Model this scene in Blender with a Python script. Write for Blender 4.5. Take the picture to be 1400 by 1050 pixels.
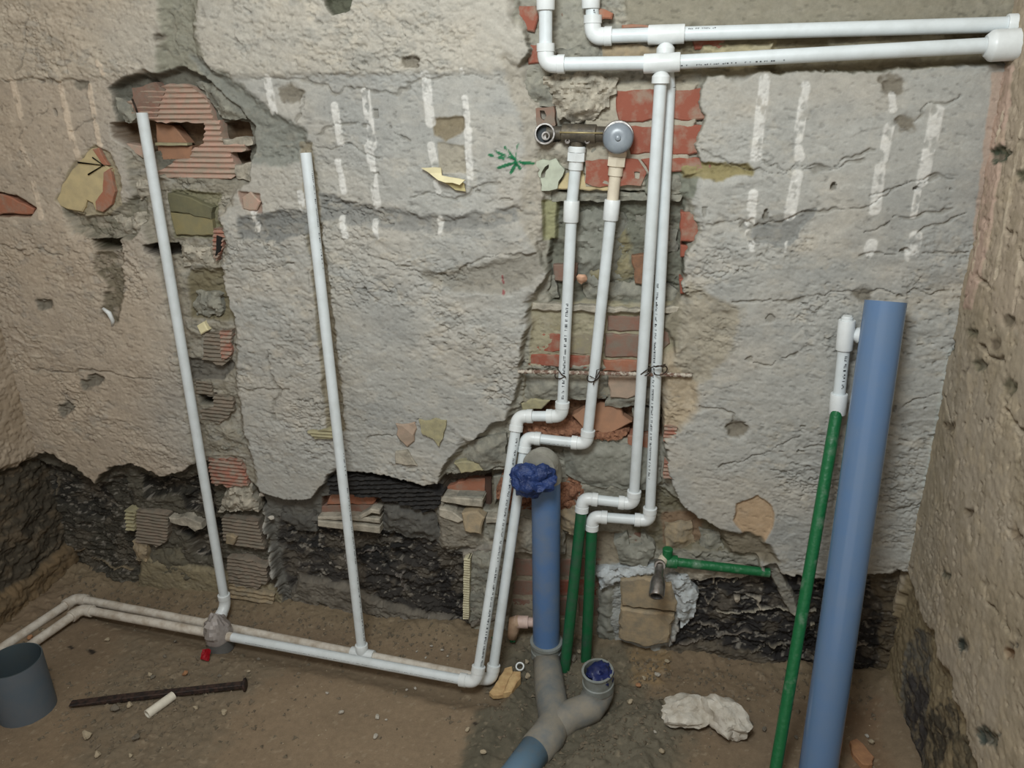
import bpy, bmesh, math, random
import numpy as np
from math import radians, sin, cos, pi
from mathutils import Vector, Matrix

for o in list(bpy.data.objects):
    bpy.data.objects.remove(o)
scene = bpy.context.scene
COL = scene.collection
RNG = random.Random(7)

# ------------------------------------------------------------------ camera
FPX, PITCH, YAW, ROLL, CAM_H, CAM_D = 1050.0, 21.4, 12.0, -1.0, 1.40, 1.62
cam_data = bpy.data.cameras.new('camera')
cam = bpy.data.objects.new('camera', cam_data)
COL.objects.link(cam)
cam_data.sensor_fit = 'HORIZONTAL'
cam_data.sensor_width = 36.0
cam_data.lens = 36.0 * FPX / 1400.0
cam_data.clip_start = 0.02
RC = (Matrix.Rotation(radians(YAW), 3, 'Z') @ Matrix.Rotation(radians(90 - PITCH), 3, 'X')
      @ Matrix.Rotation(radians(ROLL), 3, 'Z'))
CAMP = Vector((0, -CAM_D, CAM_H))
cam.matrix_world = Matrix.Translation(CAMP) @ RC.to_4x4()
scene.camera = cam

# ------------------------------------------------------------------ world, lamps, exposure
world = bpy.data.worlds.new('world')
scene.world = world
world.use_nodes = True
bgn = world.node_tree.nodes['Background']
bgn.inputs['Color'].default_value = (1.0, 0.93, 0.855, 1)
bgn.inputs['Strength'].default_value = 0.62


def area_lamp(name, loc, target, size, power, color):
    ld = bpy.data.lights.new(name, 'AREA')
    ld.shape = 'DISK'
    ld.size = size
    ld.energy = power
    ld.color = color
    lo = bpy.data.objects.new(name, ld)
    COL.objects.link(lo)
    lo.location = loc
    lo.rotation_euler = (Vector(target) - Vector(loc)).to_track_quat('-Z', 'Y').to_euler()
    return lo


area_lamp('ceiling_lamp', (-0.25, -1.40, 2.05), (-0.25, 0, 0.80), 0.50, 23, (0.91, 0.98, 1.0))

scene.view_settings.view_transform = 'Standard'
scene.view_settings.look = 'None'
scene.view_settings.gamma = 1.0
scene.view_settings.use_curve_mapping = False
scene.view_settings.exposure = 0.12

# ------------------------------------------------------------------ measuring helpers
X_RIGHT, X_LEFT = 0.565, -1.715


def ray(px, py):
    return RC @ Vector(((px - 700.0) / FPX, -(py - 525.0) / FPX, -1.0))


def at(px, py, Y=0.0):
    d = ray(px, py)
    return CAMP + d * ((Y - CAMP.y) / d.y)


def fl(px, py, Z=0.0):
    d = ray(px, py)
    return CAMP + d * ((Z - CAMP.z) / d.z)


def rw(px, py, X=X_RIGHT):
    d = ray(px, py)
    return CAMP + d * ((X - CAMP.x) / d.x)


def lin(c):
    out = []
    for v in c[:3]:
        v = v / 255.0
        out.append(v / 12.92 if v <= 0.04045 else ((v + 0.055) / 1.055) ** 2.4)
    return np.array(out)


# ------------------------------------------------------------------ numpy noise
_tabs = {}


def vn(x, y, seed=0):
    if seed not in _tabs:
        _tabs[seed] = np.random.RandomState(seed + 11).rand(256, 256).astype(np.float32)
    t = _tabs[seed]
    xf, yf = np.floor(x), np.floor(y)
    xi, yi = xf.astype(np.int32), yf.astype(np.int32)
    fx, fy = (x - xf), (y - yf)
    fx = fx * fx * (3 - 2 * fx)
    fy = fy * fy * (3 - 2 * fy)
    x0, x1, y0, y1 = xi & 255, (xi + 1) & 255, yi & 255, (yi + 1) & 255
    a = t[y0, x0] * (1 - fx) + t[y0, x1] * fx
    b = t[y1, x0] * (1 - fx) + t[y1, x1] * fx
    return (a * (1 - fy) + b * fy) * 2 - 1


def fbm(x, y, octs=4, seed=0, gain=0.5):
    s, a, n = 0, 1.0, 0
    for i in range(octs):
        s = s + a * vn(x * 2 ** i + 17.3 * i, y * 2 ** i + 5.1 * i, seed + i)
        n += a
        a *= gain
    return s / n


def sstep(a, b, x):
    t = np.clip((x - a) / (b - a), 0, 1)
    return t * t * (3 - 2 * t)


def poly_sdf(poly, U, V):
    """signed distance, positive inside"""
    d2 = np.full(U.shape, 1e9)
    ins = np.zeros(U.shape, bool)
    n = len(poly)
    for i in range(n):
        ax, ay = poly[i]
        bx, by = poly[(i + 1) % n]
        ex, ey = bx - ax, by - ay
        L = ex * ex + ey * ey + 1e-12
        t = np.clip(((U - ax) * ex + (V - ay) * ey) / L, 0, 1)
        d2 = np.minimum(d2, (U - ax - t * ex) ** 2 + (V - ay - t * ey) ** 2)
        if abs(ey) > 1e-9:
            c = ((ay > V) != (by > V)) & (U < ex * (V - ay) / ey + ax)
            ins ^= c
    d = np.sqrt(d2)
    return np.where(ins, d, -d)


def line_dist(pts, U, V):
    d2 = np.full(U.shape, 1e9)
    for (ax, ay), (bx, by) in zip(pts[:-1], pts[1:]):
        ex, ey = bx - ax, by - ay
        L = ex * ex + ey * ey + 1e-12
        t = np.clip(((U - ax) * ex + (V - ay) * ey) / L, 0, 1)
        d2 = np.minimum(d2, (U - ax - t * ex) ** 2 + (V - ay - t * ey) ** 2)
    return np.sqrt(d2)


# ------------------------------------------------------------------ relief surfaces
class Relief:
    """a wall or floor as a fine grid: h = how far the surface stands back, c = its own colour"""

    def __init__(self, us, vs, base, seed):
        self.us, self.vs = np.array(us), np.array(vs)
        self.U, self.V = np.meshgrid(self.us, self.vs)
        self.h = np.zeros(self.U.shape)
        self.c = np.zeros(self.U.shape + (3,))
        self.c[:] = lin(base)
        self.rough = np.ones(self.U.shape)      # how crumbly the face is
        self.deep = np.zeros(self.U.shape)      # 1 where the plaster is gone
        self.seed = seed
        self.j1 = fbm(self.U / 0.030, self.V / 0.022, 4, seed + 40, 0.6)

    def win(self, pts, m):
        p = np.array(pts)
        i0 = max(np.searchsorted(self.us, p[:, 0].min() - m) - 1, 0)
        i1 = min(np.searchsorted(self.us, p[:, 0].max() + m) + 1, len(self.us))
        k0 = max(np.searchsorted(self.vs, p[:, 1].min() - m) - 1, 0)
        k1 = min(np.searchsorted(self.vs, p[:, 1].max() + m) + 1, len(self.vs))
        return slice(k0, k1), slice(i0, i1)

    def region(self, pts, depth=None, w=0.006, jag=0.010, col=None, col_w=None, rough=None,
               lump=0.0, lump_s=0.04, add=False, mott=0.0, deep=None, cut=1.0):
        m = 0.05 + jag
        s = self.win(pts, m)
        if s[0].stop - s[0].start < 2 or s[1].stop - s[1].start < 2:
            return
        U, V = self.U[s], self.V[s]
        sd = poly_sdf(pts, U, V) + self.j1[s] * jag
        wv = w
        if depth is not None and 0.008 <= w <= 0.014:        # broken edge: steep in places, crumbled flat in others
            wv = w * (0.6 + 3.4 * sstep(0.0, 0.5, fbm(U / 0.055, V / 0.045, 3, self.seed + 95)))
        tt = np.clip((sd + wv / 2) / wv, 0, 1)
        k = tt * tt * (3 - 2 * tt) * cut
        if depth is not None:
            tgt = depth
            if lump:
                tgt = tgt + lump * fbm(U / lump_s, V / lump_s, 4, self.seed + 70, 0.55)
            if add:
                self.h[s] += k * tgt
            else:
                self.h[s] = self.h[s] * (1 - k) + k * tgt
        if rough is not None:
            self.rough[s] = self.rough[s] * (1 - k) + k * rough
        if deep is not None:
            self.deep[s] = self.deep[s] * (1 - k) + k * deep
        if col is not None:
            cw = col_w or max(w * 0.6, 0.003)
            kc = sstep(-cw / 2, cw / 2, sd + (0.3 * w if depth else 0)) * cut
            if mott:
                kc = kc * np.clip(1 - mott + mott * 1.6 * sstep(-0.35, 0.35, fbm(U / 0.02, V / 0.012, 3, self.seed + 90)), 0, 1)
            self.c[s] = self.c[s] * (1 - kc[..., None]) + kc[..., None] * lin(col)

    def crack(self, pts, width=0.003, depth=0.004, wob=0.006, col=None, amt=0.8):
        s = self.win(pts, 0.03)
        if s[0].stop - s[0].start < 2 or s[1].stop - s[1].start < 2:
            return
        U, V = self.U[s], self.V[s]
        wu = wob * fbm(U / 0.03, V / 0.03, 3, self.seed + 55)
        wv = wob * fbm(U / 0.03, V / 0.03, 3, self.seed + 58)
        d = line_dist(pts, U + wu, V + wv)
        wid = width * (0.6 + 0.7 * vn(U / 0.03, V / 0.03, self.seed + 61))
        k = 1 - sstep(wid * 0.4, wid * 1.3 + 1e-4, d)
        self.h[s] += k * depth
        if col is not None:
            k = k * amt
            self.c[s] = self.c[s] * (1 - k[..., None]) + k[..., None] * lin(col)

    def streak(self, a, b, width, col, amt=0.9, broken=0.35):
        pts = [a, b]
        s = self.win(pts, 0.03)
        if s[0].stop - s[0].start < 2 or s[1].stop - s[1].start < 2:
            return
        U, V = self.U[s], self.V[s]
        d = line_dist(pts, U, V) + 0.0025 * self.j1[s]
        k = 1 - sstep(width * 0.42, width * 0.58, d)
        br = sstep(broken - 0.6, broken - 0.25, fbm(U / 0.012, V / 0.02, 3, self.seed + 77) + 0.25)
        k = k * amt * br
        self.c[s] = self.c[s] * (1 - k[..., None]) + k[..., None] * lin(col)
        self.h[s] -= 0.0012 * k

    def build(self, name, to_world, mat, flip=False):
        nv, nu = self.U.shape
        co = to_world(self.U, self.V, self.h).reshape(-1, 3).astype(np.float32)
        idx = np.arange(nv * nu).reshape(nv, nu)
        q = np.stack([idx[:-1, :-1], idx[:-1, 1:], idx[1:, 1:], idx[1:, :-1]], -1).reshape(-1, 4)
        if flip:
            q = q[:, ::-1]
        me = bpy.data.meshes.new(name)
        me.vertices.add(len(co))
        me.vertices.foreach_set('co', co.ravel())
        nf = len(q)
        me.loops.add(nf * 4)
        me.loops.foreach_set('vertex_index', q.ravel().astype(np.int32))
        me.polygons.add(nf)
        me.polygons.foreach_set('loop_start', (np.arange(nf) * 4).astype(np.int32))
        me.update(calc_edges=True)
        me.polygons.foreach_set('use_smooth', np.ones(nf, bool))
        at_ = me.color_attributes.new('Col', 'FLOAT_COLOR', 'POINT')
        cc = np.ones((nv * nu, 4), np.float32)
        cc[:, :3] = np.clip(self.c.reshape(-1, 3), 0.002, 0.85)
        at_.data.foreach_set('color', cc.ravel())
        me.materials.append(mat)
        ob = bpy.data.objects.new(name, me)
        COL.objects.link(ob)
        ob['kind'] = 'structure'
        return ob


# ------------------------------------------------------------------ materials
MATS = {}


def new_mat(name):
    m = bpy.data.materials.new(name)
    m.use_nodes = True
    nt = m.node_tree
    return m, nt, nt.nodes['Principled BSDF']


def relief_mat(name, bump=0.35, var=0.16, rough=0.95, scale=1.0):
    m, nt, bs = new_mat(name)
    N = nt.nodes.new
    at_ = N('ShaderNodeAttribute'); at_.attribute_name = 'Col'
    tc = N('ShaderNodeTexCoord')
    n1 = N('ShaderNodeTexNoise'); n1.inputs['Scale'].default_value = 260 * scale
    n1.inputs['Detail'].default_value = 4; n1.inputs['Roughness'].default_value = 0.65
    n2 = N('ShaderNodeTexNoise'); n2.inputs['Scale'].default_value = 75 * scale
    n2.inputs['Detail'].default_value = 5; n2.inputs['Roughness'].default_value = 0.6
    for n in (n1, n2):
        nt.links.new(tc.outputs['Object'], n.inputs['Vector'])
    mr = N('ShaderNodeMapRange')
    mr.inputs['From Min'].default_value = 0.25; mr.inputs['From Max'].default_value = 0.75
    mr.inputs['To Min'].default_value = 1 - var; mr.inputs['To Max'].default_value = 1 + var
    ad = N('ShaderNodeMath'); ad.operation = 'ADD'
    h1 = N('ShaderNodeMath'); h1.operation = 'MULTIPLY'; h1.inputs[1].default_value = 0.5
    h2 = N('ShaderNodeMath'); h2.operation = 'MULTIPLY'; h2.inputs[1].default_value = 0.5
    nt.links.new(n1.outputs['Fac'], h1.inputs[0]); nt.links.new(n2.outputs['Fac'], h2.inputs[0])
    nt.links.new(h1.outputs[0], ad.inputs[0]); nt.links.new(h2.outputs[0], ad.inputs[1])
    nt.links.new(ad.outputs[0], mr.inputs['Value'])
    mx = N('ShaderNodeVectorMath'); mx.operation = 'SCALE'
    nt.links.new(at_.outputs['Color'], mx.inputs[0]); nt.links.new(mr.outputs[0], mx.inputs['Scale'])
    nt.links.new(mx.outputs[0], bs.inputs['Base Color'])
    bp = N('ShaderNodeBump'); bp.inputs['Strength'].default_value = bump
    bp.inputs['Distance'].default_value = 0.002
    nt.links.new(ad.outputs[0], bp.inputs['Height'])
    nt.links.new(bp.outputs[0], bs.inputs['Normal'])
    bs.inputs['Roughness'].default_value = rough
    bs.inputs['Specular IOR Level'].default_value = 0.2
    return m


def mat(name, col, col2=None, rough=0.9, bump=0.25, scale=70, metal=0.0, spec=0.3, contrast=(0.35, 0.65), dist=0.002, stretch=None, alpha=1.0):
    if name in MATS:
        return MATS[name]
    m, nt, bs = new_mat(name)
    N = nt.nodes.new
    tc = N('ShaderNodeTexCoord')
    n = N('ShaderNodeTexNoise'); n.inputs['Scale'].default_value = scale
    n.inputs['Detail'].default_value = 6; n.inputs['Roughness'].default_value = 0.6
    if stretch:
        mp = N('ShaderNodeMapping'); mp.inputs['Scale'].default_value = stretch
        nt.links.new(tc.outputs['Object'], mp.inputs['Vector']); nt.links.new(mp.outputs[0], n.inputs['Vector'])
    else:
        nt.links.new(tc.outputs['Object'], n.inputs['Vector'])
    cr = N('ShaderNodeValToRGB')
    cr.color_ramp.elements[0].position, cr.color_ramp.elements[1].position = contrast
    c1 = lin(col); c2 = lin(col2) if col2 else c1 * 0.75
    cr.color_ramp.elements[0].color = (*c1, 1); cr.color_ramp.elements[1].color = (*c2, 1)
    nt.links.new(n.outputs['Fac'], cr.inputs['Fac'])
    nt.links.new(cr.outputs['Color'], bs.inputs['Base Color'])
    if bump:
        n2 = N('ShaderNodeTexNoise'); n2.inputs['Scale'].default_value = scale * 3.5
        n2.inputs['Detail'].default_value = 5
        nt.links.new(tc.outputs['Object'], n2.inputs['Vector'])
        bp = N('ShaderNodeBump'); bp.inputs['Strength'].default_value = bump; bp.inputs['Distance'].default_value = dist
        nt.links.new(n2.outputs['Fac'], bp.inputs['Height'])
        nt.links.new(bp.outputs[0], bs.inputs['Normal'])
    bs.inputs['Roughness'].default_value = rough
    bs.inputs['Metallic'].default_value = metal
    bs.inputs['Specular IOR Level'].default_value = spec
    if alpha < 1:
        bs.inputs['Alpha'].default_value = alpha
    MATS[name] = m
    return m


M_PVC = mat('white_pvc', (210, 217, 219), (196, 202, 202), 0.38, 0.05, 26, spec=0.45, contrast=(0.42, 0.75))
M_PVCD = mat('dusty_white_pvc', (205, 198, 186), (168, 155, 138), 0.6, 0.12, 40, spec=0.3, contrast=(0.4, 0.7))
M_PVCF = mat('white_pvc_fitting', (222, 226, 226), (208, 212, 211), 0.35, 0.04, 26, spec=0.45)
M_INK = mat('pipe_ink', (38, 40, 44), (60, 62, 66), 0.7, 0, 60)
M_GREEN = mat('green_painted_pipe', (26, 92, 56), (54, 82, 66), 0.45, 0.6, 30, spec=0.35, contrast=(0.45, 0.7))
M_GREENB = mat('bright_green_pipe', (26, 100, 58), (104, 130, 110), 0.4, 0.6, 22, spec=0.4, contrast=(0.56, 0.74), dist=0.004)
M_BLUE = mat('blue_drain_pipe', (94, 122, 158), (100, 124, 154), 0.18, 0.03, 14, spec=0.5)
M_BLUED = mat('dusty_blue_drain_pipe', (84, 116, 160), (112, 124, 138), 0.45, 0.06, 14, spec=0.4, contrast=(0.4, 0.8))
M_BLUEM = mat('muddy_drain_pipe', (136, 130, 118), (108, 112, 112), 0.75, 0.5, 20, contrast=(0.42, 0.7))
M_BLUEO = mat('half_muddy_blue_pipe', (96, 122, 142), (116, 118, 114), 0.5, 0.15, 16, spec=0.4, contrast=(0.45, 0.72))
M_GREY = mat('grey_drain_collar', (138, 144, 142), (120, 122, 116), 0.5, 0.1, 30)
M_GREYD = mat('slate_grey_pipe', (84, 96, 106), (94, 100, 106), 0.5, 0.08, 18, spec=0.35)
M_GREYI = mat('slate_grey_pipe_bore', (66, 78, 84), (70, 78, 80), 0.7, 0.1, 20)
M_BAG = mat('blue_plastic_bag', (42, 64, 116), (26, 42, 84), 0.42, 0.9, 34, spec=0.4, dist=0.006)
M_TAPE = mat('clear_tape_wrap', (158, 152, 148), (128, 120, 116), 0.10, 0.15, 14, spec=1.0)
M_CHROME = mat('dull_chrome', (176, 172, 168), (120, 116, 112), 0.28, 0.12, 40, metal=0.85)
M_BRASS = mat('dark_valve_brass', (70, 66, 60), (104, 96, 82), 0.5, 0.3, 60, metal=0.35)
M_DISC = mat('grey_plastic_cap', (138, 146, 152), (118, 126, 134), 0.3, 0.06, 25, spec=0.5)
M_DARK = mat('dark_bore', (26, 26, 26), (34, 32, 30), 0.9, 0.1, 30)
M_STEEL = mat('rusty_steel', (74, 58, 52), (46, 42, 40), 0.6, 0.4, 90, metal=0.3, contrast=(0.4, 0.6))
M_REBAR = mat('mortar_spattered_rebar', (112, 88, 76), (182, 174, 160), 0.85, 0.5, 110, contrast=(0.45, 0.58))
M_WIRE = mat('dark_tie_wire', (40, 36, 32), (62, 50, 42), 0.6, 0.1, 90, metal=0.3)
M_RED = mat('red_scrap', (190, 30, 44), (165, 24, 38), 0.5, 0.05, 50)
M_TAN = mat('tan_broken_tile', (196, 168, 122), (170, 138, 98), 0.85, 0.2, 60)
M_ORANGE = mat('orange_clay', (170, 126, 90), (150, 110, 82), 0.9, 0.25, 60)
M_ROCK = mat('pale_plaster_rubble', (200, 195, 184), (166, 157, 142), 0.95, 0.7, 55, contrast=(0.35, 0.7))
M_ROCK2 = mat('grey_rubble', (128, 120, 106), (104, 98, 88), 0.95, 0.6, 70)
M_CRUMB = mat('pale_crumb', (178, 164, 138), (150, 138, 118), 0.95, 0.4, 90)

M_BRICK = mat('red_brick', (142, 84, 68), (148, 124, 108), 0.92, 0.5, 30, contrast=(0.46, 0.66))
M_BRICKO = mat('orange_brick', (156, 106, 84), (148, 124, 108), 0.92, 0.5, 34, contrast=(0.46, 0.68))
M_BRICKD = mat('dirty_brick', (134, 100, 86), (124, 112, 100), 0.95, 0.4, 40)
M_BRICKG = mat('mortar_smeared_brick', (146, 138, 112), (134, 126, 112), 0.95, 0.4, 40)
M_RIB = mat('pink_hollow_clay', (178, 144, 128), (160, 146, 130), 0.92, 0.3, 60)
M_RIBR = mat('red_hollow_clay', (156, 108, 92), (148, 134, 120), 0.92, 0.35, 55, contrast=(0.4, 0.62))
M_RIBG = mat('cement_covered_hollow_clay', (118, 112, 100), (132, 118, 104), 0.95, 0.45, 50)
M_RIBK = mat('tarred_hollow_clay', (50, 48, 46), (34, 33, 33), 0.8, 0.6, 70, contrast=(0.4, 0.66))
M_RIBY = mat('yellow_hollow_clay', (168, 160, 126), (148, 142, 116), 0.92, 0.3, 60)
M_CLAYIN = mat('hollow_block_inside', (160, 120, 94), (146, 112, 90), 0.9, 0.15, 40)
M_OLIVE = mat('olive_tile_back', (138, 128, 92), (126, 120, 92), 0.9, 0.2, 40)
M_CREAM = mat('cream_tile_back', (188, 172, 132), (172, 158, 124), 0.85, 0.15, 40)
M_CREAML = mat('cream_paint_flake', (218, 208, 168), (206, 196, 160), 0.8, 0.1, 40)
M_MORT = mat('grey_mortar', (148, 145, 132), (116, 115, 106), 0.96, 0.9, 42)
M_MORTL = mat('pale_mortar', (180, 172, 156), (134, 129, 117), 0.96, 0.9, 42)
M_STONE = mat('tan_stone', (164, 146, 118), (136, 126, 108), 0.95, 0.5, 40)
M_CONC = mat('smooth_grey_concrete', (146, 145, 135), (120, 120, 110), 0.95, 0.6, 30)
M_GRAVEL = mat('orange_brick_dust', (176, 128, 100), (132, 92, 72), 0.98, 1.0, 120, dist=0.006)
M_PINK = mat('pinkish_plastic', (214, 188, 176), (196, 170, 158), 0.5, 0.1, 50)

M_WALL = relief_mat('wall_plaster', 0.45, 0.15)
M_WALLR = relief_mat('wall_plaster_smooth', 0.35, 0.12)
M_FLOOR = relief_mat('dirt_floor', 0.5, 0.2)

# ------------------------------------------------------------------ object helpers
OFF = {}


def finish(me, m, smooth=None):
    me.materials.append(m)
    if smooth:
        for p in me.polygons:
            p.use_smooth = True
    return me


def obj(name, bm, m, parent=None, smooth=False, auto=None):
    off = OFF.get(parent.name, Vector((0, 0, 0))) if parent else Vector((0, 0, 0))
    bmesh.ops.recalc_face_normals(bm, faces=bm.faces)
    if auto is not None:
        for f in bm.faces:
            f.smooth = True
        for e in bm.edges:
            if len(e.link_faces) == 2 and e.calc_face_angle(0) > radians(auto):
                e.smooth = False
    elif smooth:
        for f in bm.faces:
            f.smooth = True
    if parent is None:
        xs = [v.co for v in bm.verts]
        lo = Vector([min(c[i] for c in xs) for i in range(3)])
        hi = Vector([max(c[i] for c in xs) for i in range(3)])
        off = Vector(((lo.x + hi.x) / 2, (lo.y + hi.y) / 2, lo.z))
    bmesh.ops.translate(bm, verts=bm.verts, vec=-off)
    me = bpy.data.meshes.new(name)
    bm.to_mesh(me)
    bm.free()
    me.materials.append(m)
    o = bpy.data.objects.new(name, me)
    COL.objects.link(o)
    if parent:
        o.parent = parent
        OFF[o.name] = off
    else:
        o.location = off
        OFF[o.name] = off
    return o


def thing(name, loc, label, cat, group=None):
    o = bpy.data.objects.new(name, None)
    o.empty_display_size = 0.05
    COL.objects.link(o)
    o.location = loc
    OFF[o.name] = Vector(loc)
    return tag(o, label, cat, group)


def tag(o, label, cat, group=None):
    o['label'] = label
    o['category'] = cat
    if group:
        o['group'] = group
    return o


def frame(d):
    d = d.normalized()
    a = Vector((0, 0, 1)) if abs(d.z) < 0.9 else Vector((1, 0, 0))
    x = d.cross(a).normalized()
    return x, x.cross(d).normalized()


def sweep(bm, pts, radii, seg=20, closed_ends=(False, False)):
    pts = [Vector(p) for p in pts]
    n = len(pts)
    tang = []
    for i in range(n):
        a = pts[max(i - 1, 0)]
        b = pts[min(i + 1, n - 1)]
        t = b - a
        tang.append(t.normalized() if t.length > 1e-7 else (tang[-1] if tang else Vector((0, 0, 1))))
    x, y = frame(tang[0])
    rings = []
    for i in range(n):
        t = tang[i]
        x = (x - t * x.dot(t)).normalized()
        y = t.cross(x).normalized()
        rings.append([bm.verts.new(pts[i] + (x * cos(2 * pi * k / seg) + y * sin(2 * pi * k / seg)) * radii[i]) for k in range(seg)])
    for i in range(n - 1):
        for k in range(seg):
            bm.faces.new((rings[i][k], rings[i][(k + 1) % seg], rings[i + 1][(k + 1) % seg], rings[i + 1][k]))
    if closed_ends[0]:
        bm.faces.new(rings[0])
    if closed_ends[1]:
        bm.faces.new(rings[-1])
    return rings


def lathe(bm, A, d, prof, seg=24, close=(False, False)):
    """prof: (distance along axis, radius)"""
    d = Vector(d).normalized()
    x, y = frame(d)
    rings = []
    for s, r in prof:
        c = Vector(A) + d * s
        rings.append([bm.verts.new(c + (x * cos(2 * pi * k / seg) + y * sin(2 * pi * k / seg)) * r) for k in range(seg)])
    for i in range(len(rings) - 1):
        for k in range(seg):
            bm.faces.new((rings[i][k], rings[i][(k + 1) % seg], rings[i + 1][(k + 1) % seg], rings[i + 1][k]))
    if close[0]:
        bm.faces.new(rings[0])
    if close[1]:
        bm.faces.new(rings[-1])


R0 = 0.0122


def pipe(parent, A, B, r=R0, m=None, name='pipe', open_end=False, seg=20):
    A, B = Vector(A), Vector(B)
    L = (B - A).length
    bm = bmesh.new()
    if open_end:
        prof = [(0, r), (L, r), (L, r * 0.78), (L - 0.05, r * 0.78)]
        lathe(bm, A, B - A, prof, seg, (True, True))
    else:
        lathe(bm, A, B - A, [(0, r), (L, r)], seg, (True, True))
    return obj(name, bm, m or M_PVC, parent, auto=40)


def elbow(parent, P, da, db, r=R0, m=None, k=2.9, name='elbow', lip=True):
    P, da, db = Vector(P), Vector(da).normalized(), Vector(db).normalized()
    a = r * k
    pts, rad = [], []
    Rb, Rs = r * 1.24, r * 1.36
    bend = a * 0.52
    pts += [P + da * (a + 0.0005), P + da * a, P + da * (a * 0.62), P + da * (a * 0.60)]
    rad += [r * 0.99, Rs, Rs, Rb]
    n = 9
    for i in range(n):
        t = i / (n - 1)
        p = P + da * bend * (1 - t) ** 2 + db * bend * t ** 2
        pts.append(p)
        rad.append(Rb * 1.02)
    pts += [P + db * (a * 0.60), P + db * (a * 0.62), P + db * a, P + db * (a + 0.0005)]
    rad += [Rb, Rs, Rs, r * 0.99]
    bm = bmesh.new()
    # explicit tangents keep the sockets square
    tang = [-da] * 4 + [None] * n + [db] * 4
    seg = 20
    x, y = frame(-da)
    rings = []
    for i, p in enumerate(pts):
        t = tang[i]
        if t is None:
            q = (i - 4) / (n - 1)
            t = (-da * (1 - q) + db * q).normalized()
        x = (x - t * x.dot(t)).normalized()
        y = t.cross(x).normalized()
        rings.append([bm.verts.new(p + (x * cos(2 * pi * j / seg) + y * sin(2 * pi * j / seg)) * rad[i]) for j in range(seg)])
    for i in range(len(rings) - 1):
        for j in range(seg):
            bm.faces.new((rings[i][j], rings[i][(j + 1) % seg], rings[i + 1][(j + 1) % seg], rings[i + 1][j]))
    bm.faces.new(rings[0]); bm.faces.new(rings[-1])
    return obj(name, bm, m or M_PVCF, parent, auto=38)


def coupling(parent, P, d, half, r=R0, m=None, kk=1.36, name='coupling'):
    bm = bmesh.new()
    R = r * kk
    lathe(bm, Vector(P) - Vector(d).normalized() * half, d,
          [(0, r * 0.99), (0, R * 0.96), (0.0015, R), (2 * half - 0.0015, R), (2 * half, R * 0.96), (2 * half, r * 0.99)], 22, (True, True))
    return obj(name, bm, m or M_PVCF, parent, auto=35)


def tee(parent, P, d, b, r=R0, m=None, half=None, blen=None, name='tee', cone=False):
    P, d, b = Vector(P), Vector(d).normalized(), Vector(b).normalized()
    half = half or r * 2.6
    blen = blen or r * 2.5
    R = r * 1.36
    bm = bmesh.new()
    lathe(bm, P - d * half, d, [(0, r * .99), (0, R * .97), (0.0015, R), (2 * half - 0.0015, R), (2 * half, R * .97), (2 * half, r * .99)], 22, (True, True))
    if cone:
        lathe(bm, P, b, [(0, R * 0.4), (R * 0.8, R * 0.55), (R * 1.35, R * 0.98), (blen, R * 1.0), (blen, r * .99)], 22, (True, True))
    else:
        lathe(bm, P, b, [(0, R * 0.95), (blen - 0.0015, R), (blen, R * .97), (blen, r * .99)], 22, (True, True))
    return obj(name, bm, m or M_PVCF, parent, auto=35)


def print_line(parent, A, B, r, t0, t1, side, name='printed_lettering', h=0.0042, dens=1.0):
    """small black maker's lettering running along a pipe"""
    A, B = Vector(A), Vector(B)
    d = (B - A).normalized()
    L = (B - A).length
    side = Vector(side)
    n = (side - d * side.dot(d)).normalized()
    tdir = d.cross(n)
    bm = bmesh.new()
    s = L * t0
    while s < L * t1:
        w = RNG.uniform(0.0014, 0.0034)
        if RNG.random() < 0.86 * dens:
            k = RNG.choice((0, 1, 2, 3))
            rects = {0: [(0, w, -h, h)], 1: [(0, w * .45, -h, h), (w * .5, w, -h, -h * .4)],
                     2: [(0, w, -h, -h * .4), (w * .3, w * .7, -h, h)], 3: [(0, w, -h * .3, h), ]}[k]
            for (a, b, c, e) in rects:
                q = []
                for (ss, tt) in ((a, c), (b, c), (b, e), (a, e)):
                    ang = tt * 0.8 / r
                    q.append(bm.verts.new(A + d * (s + ss) + (n * cos(ang) + tdir * sin(ang)) * (r + 0.00035)))
                bm.faces.new(q)
        s += w + (0.0012 if RNG.random() < 0.85 else 0.006)
    if not bm.faces:
        bm.free()
        return None
    o = obj(name, bm, M_INK, parent)
    o['kind'] = 'stuff'
    return o


def outline(pts, Y, jag, conv=None, step=0.012, seed=0):
    """jagged version of an outline, in (x, z) on the plane y = Y"""
    w = [(p.x, p.z) for p in (at(a, b, Y) for a, b in pts)]
    out = []
    n = len(w)
    r = random.Random(seed)
    for i in range(n):
        a, b = Vector(w[i]), Vector(w[(i + 1) % n])
        L = (b - a).length
        k = max(1, int(L / step))
        nn = Vector((-(b - a).y, (b - a).x)).normalized() if L > 1e-6 else Vector((0, 0))
        for j in range(k):
            p = a.lerp(b, j / k)
            if j:
                p = p + nn * r.uniform(-jag, jag)
            out.append((p.x, p.y))
    return out


_pc = [0]


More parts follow.
